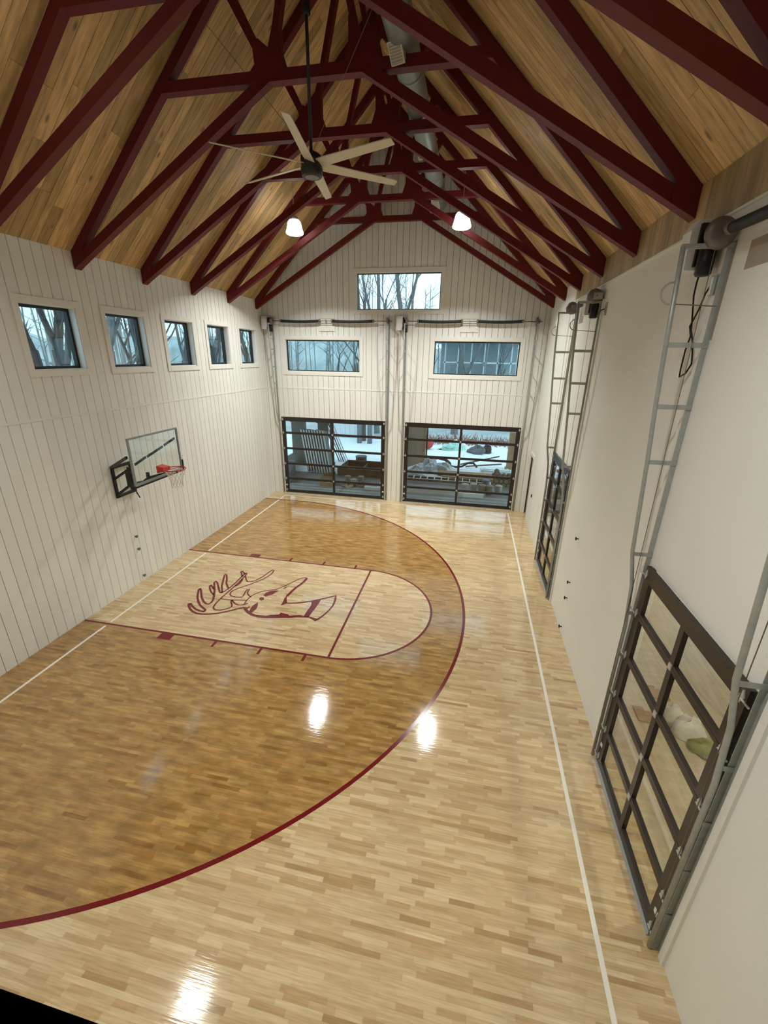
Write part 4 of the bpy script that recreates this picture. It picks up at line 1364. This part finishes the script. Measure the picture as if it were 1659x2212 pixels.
# plywood wall left of the right rear door view
e = thing('plywood_panel', 'tall brown plywood panel with stud left behind right rear door', 'plywood', (4.6, 14.4, GZ))
MB().bar((-0.55, -0.7, 1.2), (0.30, 0.85, 1.2), 0.03, 2.4).build('plywood_sheet', 'plywood', e)
MB().box(0.28, 0.40, 0.80, 0.95, 0.0, 2.4).build('stud', 'post_tan', e)
MB().box(0.42, 0.50, 0.85, 0.95, 0.0, 2.4).build('stud', 'rubber_black', e)
e = thing('ball', 'red ball lying at far edge of the snow outside right rear door', 'ball', (4.80, 19.0, GZ + 0.02))
MB().blob((0, 0, 0.32), (0.32, 0.32, 0.32), 1, 20, 12, 0.0, flat=False).build('ball_skin', 'red_ball', e, True)
MB().lathe([(0.02, 0.63), (0.03, 0.64), (0.02, 0.66)], n=8).build('valve', 'rubber_black', e)
e = thing('plastic_heap', 'crumpled clear plastic sheeting heap outside right rear door', 'plastic sheet', (5.4, 13.0, GZ))
MB().blob((0, 0.3, 0), (0.55, 0.5, 0.55), 5, 16, 10, 0.35).build('sheet_fold', 'plastic_sheet', e)
MB().blob((-0.55, -0.6, 0), (0.5, 0.4, 0.42), 6, 16, 10, 0.35).build('sheet_fold', 'plastic_sheet', e)
MB().blob((0.7, 0.6, 0), (0.7, 0.4, 0.4), 7, 16, 10, 0.35).build('sheet_fold', 'plastic_sheet', e)
e = thing('rubber_hose', 'thick black rubber hose curving over the plastic heap', 'hose', (5.9, 14.05, GZ))
MB().tube([(-0.7, 0.1, 0.30), (-0.5, 0.1, 0.48), (-0.1, 0.1, 0.56), (0.3, 0.1, 0.50), (0.55, 0.1, 0.30), (0.62, 0.1, 0.15)], [0.06, 0.07, 0.08, 0.09, 0.08, 0.05], 10).build('hose_bend', 'rubber_black', e, True)
MB().tube([(0.62, 0.1, 0.15), (0.9, 0.1, 0.12), (1.2, 0.2, 0.15), (1.5, 0.2, 0.35), (1.8, 0.2, 0.36), (2.0, 0.2, 0.15)], 0.055, 10).build('hose_tail', 'rubber_black', e, True)
e = thing('lying_ladder', 'long ladder lying flat across lumber outside right rear door', 'ladder', (6.5, 11.2, GZ + 0.12))
MB().box(-2.1, 1.9, -0.24, -0.19, 0.0, 0.10).build('stile', 'lumber_dark', e)
MB().box(-2.1, 1.9, 0.24, 0.29, 0.0, 0.10).build('stile', 'lumber_dark', e)
for k in range(12):
    MB().box(-1.95 + k * 0.33, -1.91 + k * 0.33, -0.24, 0.29, 0.06, 0.14).build('rung', 'white_pvc', e)
rb = random.Random(8)
for k in range(9):
    a = rb.uniform(-0.012, 0.012)
    e = thing('lumber_board', 'brown lumber board in the pile outside right rear door', 'board', (7.6 + rb.uniform(-0.4, 0.6), 12.2 + 0.24 * (k % 5), GZ + 0.02 + 0.06 * (k // 3)), 'lumber pile outside the right rear door', a)
    MB().box(-1.5, 1.5, -0.09, 0.09, 0.0, 0.05).build('board_body', 'lumber', e)
    MB().box(1.5, 1.505, -0.085, 0.085, 0.003, 0.047).build('end_grain', 'lumber_dark', e)
for k, (a, b) in enumerate((((7.0, 14.9, 0.1), (9.1, 15.9, 0.45)), ((7.3, 14.6, 0.08), (9.2, 15.2, 0.18)))):
    e = thing('loose_pole', 'brown pole sticking out over the snow, ' + ('upper' if k == 0 else 'lower') + ' one', 'pole', a if False else (a[0], a[1], GZ + a[2]))
    MB().tube([(0, 0, 0), (b[0] - a[0], b[1] - a[1], b[2] - a[2])], 0.04, 8).build('pole_body', 'lumber_dark', e)
    MB().tube([(b[0] - a[0], b[1] - a[1], b[2] - a[2]), (b[0] - a[0] + 0.02, b[1] - a[1] + 0.01, b[2] - a[2])], 0.042, 8).build('pole_end', 'lumber', e)
e = thing('door_frame', 'white wooden frame lying at right edge outside right rear door', 'frame', (8.9, 13.8, GZ))
for a, b in (((-0.8, 0.3, 0.1), (0.7, 0.1, 0.1)), ((-0.7, 0.0, 0.1), (0.75, -0.2, 0.1)), ((0.55, 0.5, 0.1), (0.8, -0.25, 0.1)), ((-0.8, 0.3, 0.1), (-0.7, 0.0, 0.1))):
    MB().bar(a, b, 0.09, 0.12).build('frame_piece', 'white_pvc', e)
# split logs
for k in range(16):
    r = 0.10 + 0.03 * rb.random()
    e = thing('firewood_log', 'round firewood log in the stack outside right rear door', 'log', (8.65 + 0.22 * (k % 5) + 0.1 * ((k // 5) % 2), 11.4, GZ + 0.12 + 0.19 * (k // 5)), 'firewood stack outside the right rear door')
    MB().lathe([(r, -0.2), (r, 0.2), (r * 0.9, 0.205)], n=10, axis='y').build('log_bark', 'lumber_dark', e)
    MB().lathe([(r * 0.85, -0.206), (r * 0.85, -0.2)], n=10, axis='y').build('log_face', 'bucket_tan', e)
e = thing('tarp_mound', 'dark grey tarp mound on the snow outside right rear door', 'tarp', (7.95, 18.6, GZ))
MB().blob((0, 0, 0), (0.62, 0.45, 0.42), 12, 16, 10, 0.3).build('tarp_cover', 'tarp_grey', e)
MB().blob((0.55, 0.2, 0), (0.35, 0.3, 0.5), 13, 14, 9, 0.3).build('tarp_cover', 'rubber_black', e)
MB().blob((0.25, 0.6, 0), (0.6, 0.3, 0.5), 14, 14, 9, 0.25).build('snow_cap', 'snow', e)
e = thing('tarp_mound', 'pale green tarp half under snow left of the grey mound', 'tarp', (6.3, 19.3, GZ))
MB().blob((0, 0, 0), (0.75, 0.5, 0.32), 15, 16, 10, 0.35).build('tarp_cover', 'tarp_green', e)
MB().blob((0.3, 0.5, 0), (0.7, 0.35, 0.45), 16, 14, 9, 0.3).build('snow_cap', 'snow', e)
e = thing('timber_post', 'tan timber porch post at right side of right rear door view', 'post', (9.65, 14.95, GZ))
MB().box(-0.2, 0.2, -0.12, 0.12, 0.0, 2.0).build('post_body', 'post_tan', e)
MB().box(-0.26, 0.26, -0.16, 0.16, 0.0, 0.10).build('post_foot', 'post_tan', e)
for i, (x, lab) in enumerate(((0.0, 'left'), (0.72, 'right'))):
    e = thing('fence_post', 'grey brown post far out in the snow, %s one of two' % lab, 'post', (x, 19.7, GZ), 'posts beyond the left rear door')
    MB().box(-0.14, 0.14, -0.14, 0.14, 0.0, 2.2).build('post_body', 'bark_pale', e)
    MB().box(-0.17, 0.17, -0.17, 0.17, 2.2, 2.28).build('post_cap', 'bark', e)
e = thing('board_fence', 'pale board fence across the snow behind left rear door', 'fence', (-1.5, 21.5, GZ))
for k in range(12):
    MB().box(-2.2 + 0.36 * k, -1.87 + 0.36 * k, -0.02, 0.02, 0.0, 1.9 + 0.05 * (k % 2)).build('fence_board', 'house_white', e)
MB().box(-2.2, 2.1, 0.02, 0.08, 0.5, 0.6).build('fence_rail', 'house_white', e)
MB().box(-2.2, 2.1, 0.02, 0.08, 1.4, 1.5).build('fence_rail', 'house_white', e)
# neighbour house with white railing, seen through the right rear window
e = thing('house', 'neighbour house with white porch railing seen through right rear window', 'house', (7.6, 34.0, 2.3))
MB().box(-3.6, 3.6, 2.0, 6.0, -1.0, 4.6).build('house_wall', 'house_wall', e)
m = MB()
m.add([(-4.2, -0.6, 4.5), (4.2, -0.6, 4.5), (4.2, 3.5, 6.6), (-4.2, 3.5, 6.6), (4.2, 7.0, 4.5), (-4.2, 7.0, 4.5)], [(0, 1, 2, 3), (3, 2, 4, 5), (0, 3, 5), (1, 4, 2), (0, 5, 4, 1)])
m.build('roof', 'house_roof', e)
for k in range(6):
    MB().box(-3.1 + 1.2 * k, -3.0 + 1.2 * k, -0.1, 0.0, 1.4, 4.5).build('porch_column', 'house_white', e)
MB().box(-3.2, 3.4, -0.1, 0.0, 2.7, 2.82).build('railing', 'house_white', e)
MB().box(-3.2, 3.4, -0.2, 2.0, 1.3, 1.45).build('deck', 'house_wall', e)
for a in (-0.5, 0.2):
    MB().bar((a, -0.3, 1.4), (a - 0.3, -2.0, -0.2), 0.1, 0.1).build('stair_rail', 'house_white', e)

# ---- bare trees
def limb(m, p, d, r, ln, depth, rnd, seg=4, spread=0.55, up=0.12):
    pts = [p]
    rs = [r]
    for i in range(seg):
        d = (d + Vector((rnd.uniform(-1, 1), rnd.uniform(-1, 1), rnd.uniform(-.5, 1) + up)) * 0.16).normalized()
        p = p + d * (ln / seg)
        pts.append(p)
        rs.append(r * (1 - 0.42 * (i + 1) / seg))
    m.tube(pts, rs, 6 if r > 0.08 else (5 if r > 0.03 else 4), cap=False)
    if depth <= 0:
        return
    n = rnd.choice((2, 3, 3)) if depth > 1 else 3
    for k in range(n):
        j = seg if k == 0 else rnd.randint(1, seg)
        q = pts[j]
        dd = (d + Vector((rnd.uniform(-1, 1), rnd.uniform(-1, 1), rnd.uniform(-0.3, 0.8))) * spread * 1.4).normalized()
        limb(m, q, dd, rs[j] * rnd.uniform(0.5, 0.72), ln * rnd.uniform(0.6, 0.85), depth - 1, rnd, seg, spread, up)
def tree(x, yy, z, r, h, seed, label, group, depth=4, mt='bark', lean=(0, 0)):
    rnd = random.Random(seed)
    e = thing('bare_tree', label, 'tree', (x, yy, z), group)
    d = Vector((lean[0], lean[1], 1)).normalized()
    pts = [Vector((0, 0, -0.3))]
    rs = [r * 1.3]
    for i in range(6):
        d2 = (d + Vector((rnd.uniform(-1, 1), rnd.uniform(-1, 1), 0)) * 0.05).normalized()
        pts.append(pts[-1] + d2 * (h * 0.45 / 6))
        rs.append(r * (1 - 0.05 * i))
    MB().tube(pts, rs, 10, cap=False).build('trunk', mt, e, True)
    m = MB()
    for k in range(3 + rnd.randint(0, 1)):
        j = 6 if k == 0 else rnd.randint(3, 6)
        dd = (d + Vector((rnd.uniform(-1, 1), rnd.uniform(-1, 1), rnd.uniform(0, .6))) * 0.6).normalized()
        limb(m, pts[j], dd, rs[j] * (0.85 if k == 0 else 0.55), h * 0.28, depth, rnd)
    m.build('crown', mt, e, True)
    return e
gl_ = 'bare trees outside the left wall windows'
tree(-5.2, 3.05, 0.0, 0.22, 13, 1, 'thick bare tree trunk in nearest square window of left wall', gl_, 4, lean=(0.0, -0.10))
tree(-7.0, 4.9, 0.0, 0.25, 13, 2, 'dark bare tree at right side of nearest square window', gl_, 4)
tree(-8.5, 8.9, 0.0, 0.24, 13, 3, 'bare tree showing in second square window of left wall', gl_, 4, 'bark_pale')
tree(-9.0, 11.2, 0.0, 0.22, 12, 4, 'second bare tree in second square window of left wall', gl_, 4)
tree(-8.0, 13.0, 0.0, 0.20, 12, 5, 'bare tree showing in middle square window of left wall', gl_, 4, 'bark_pale')
tree(-9.0, 17.5, 0.0, 0.22, 13, 6, 'bare tree showing in fourth square window of left wall', gl_, 4)
tree(-7.0, 18.5, 0.0, 0.2, 13, 7, 'bare tree showing in last square window of left wall', gl_, 4)
gb = 'bare trees behind the back wall'
tree(2.6, 22.0, 0.0, 0.30, 16, 31, 'forked bare tree in the middle of the gable window', gb, 5, 'bark_pale')
tree(0.2, 24.0, 0.0, 0.26, 17, 32, 'bare tree at left side of the gable window', gb, 5, 'bark_pale')
tree(6.2, 25.0, 0.0, 0.24, 16, 33, 'bare tree spreading at right side of the gable window', gb, 5, 'bark_pale')
tree(-1.6, 27.0, 0.2, 0.24, 16, 34, 'slim bare tree at far left of the gable window', gb, 4, 'bark_pale')
tree(0.0, 20.6, 0.0, 0.20, 11, 35, 'dark bare tree in middle of the left rear window', gb, 4)
tree(-2.6, 23.0, 0.0, 0.12, 8, 36, 'thin reddish bare tree at left of the left rear window', gb, 4)
tree(11.6, 24.0, 0.0, 0.16, 12, 37, 'bare tree at right side of the right rear window', gb, 4)
tree(5.2, 27.5, 0.2, 0.10, 6, 38, 'small bare tree beyond snow, left in right rear door', gb, 3)
tree(9.2, 27.0, 0.2, 0.12, 7, 39, 'small bare tree beyond snow, right in right rear door', gb, 3)
# far woodland, too dense to count
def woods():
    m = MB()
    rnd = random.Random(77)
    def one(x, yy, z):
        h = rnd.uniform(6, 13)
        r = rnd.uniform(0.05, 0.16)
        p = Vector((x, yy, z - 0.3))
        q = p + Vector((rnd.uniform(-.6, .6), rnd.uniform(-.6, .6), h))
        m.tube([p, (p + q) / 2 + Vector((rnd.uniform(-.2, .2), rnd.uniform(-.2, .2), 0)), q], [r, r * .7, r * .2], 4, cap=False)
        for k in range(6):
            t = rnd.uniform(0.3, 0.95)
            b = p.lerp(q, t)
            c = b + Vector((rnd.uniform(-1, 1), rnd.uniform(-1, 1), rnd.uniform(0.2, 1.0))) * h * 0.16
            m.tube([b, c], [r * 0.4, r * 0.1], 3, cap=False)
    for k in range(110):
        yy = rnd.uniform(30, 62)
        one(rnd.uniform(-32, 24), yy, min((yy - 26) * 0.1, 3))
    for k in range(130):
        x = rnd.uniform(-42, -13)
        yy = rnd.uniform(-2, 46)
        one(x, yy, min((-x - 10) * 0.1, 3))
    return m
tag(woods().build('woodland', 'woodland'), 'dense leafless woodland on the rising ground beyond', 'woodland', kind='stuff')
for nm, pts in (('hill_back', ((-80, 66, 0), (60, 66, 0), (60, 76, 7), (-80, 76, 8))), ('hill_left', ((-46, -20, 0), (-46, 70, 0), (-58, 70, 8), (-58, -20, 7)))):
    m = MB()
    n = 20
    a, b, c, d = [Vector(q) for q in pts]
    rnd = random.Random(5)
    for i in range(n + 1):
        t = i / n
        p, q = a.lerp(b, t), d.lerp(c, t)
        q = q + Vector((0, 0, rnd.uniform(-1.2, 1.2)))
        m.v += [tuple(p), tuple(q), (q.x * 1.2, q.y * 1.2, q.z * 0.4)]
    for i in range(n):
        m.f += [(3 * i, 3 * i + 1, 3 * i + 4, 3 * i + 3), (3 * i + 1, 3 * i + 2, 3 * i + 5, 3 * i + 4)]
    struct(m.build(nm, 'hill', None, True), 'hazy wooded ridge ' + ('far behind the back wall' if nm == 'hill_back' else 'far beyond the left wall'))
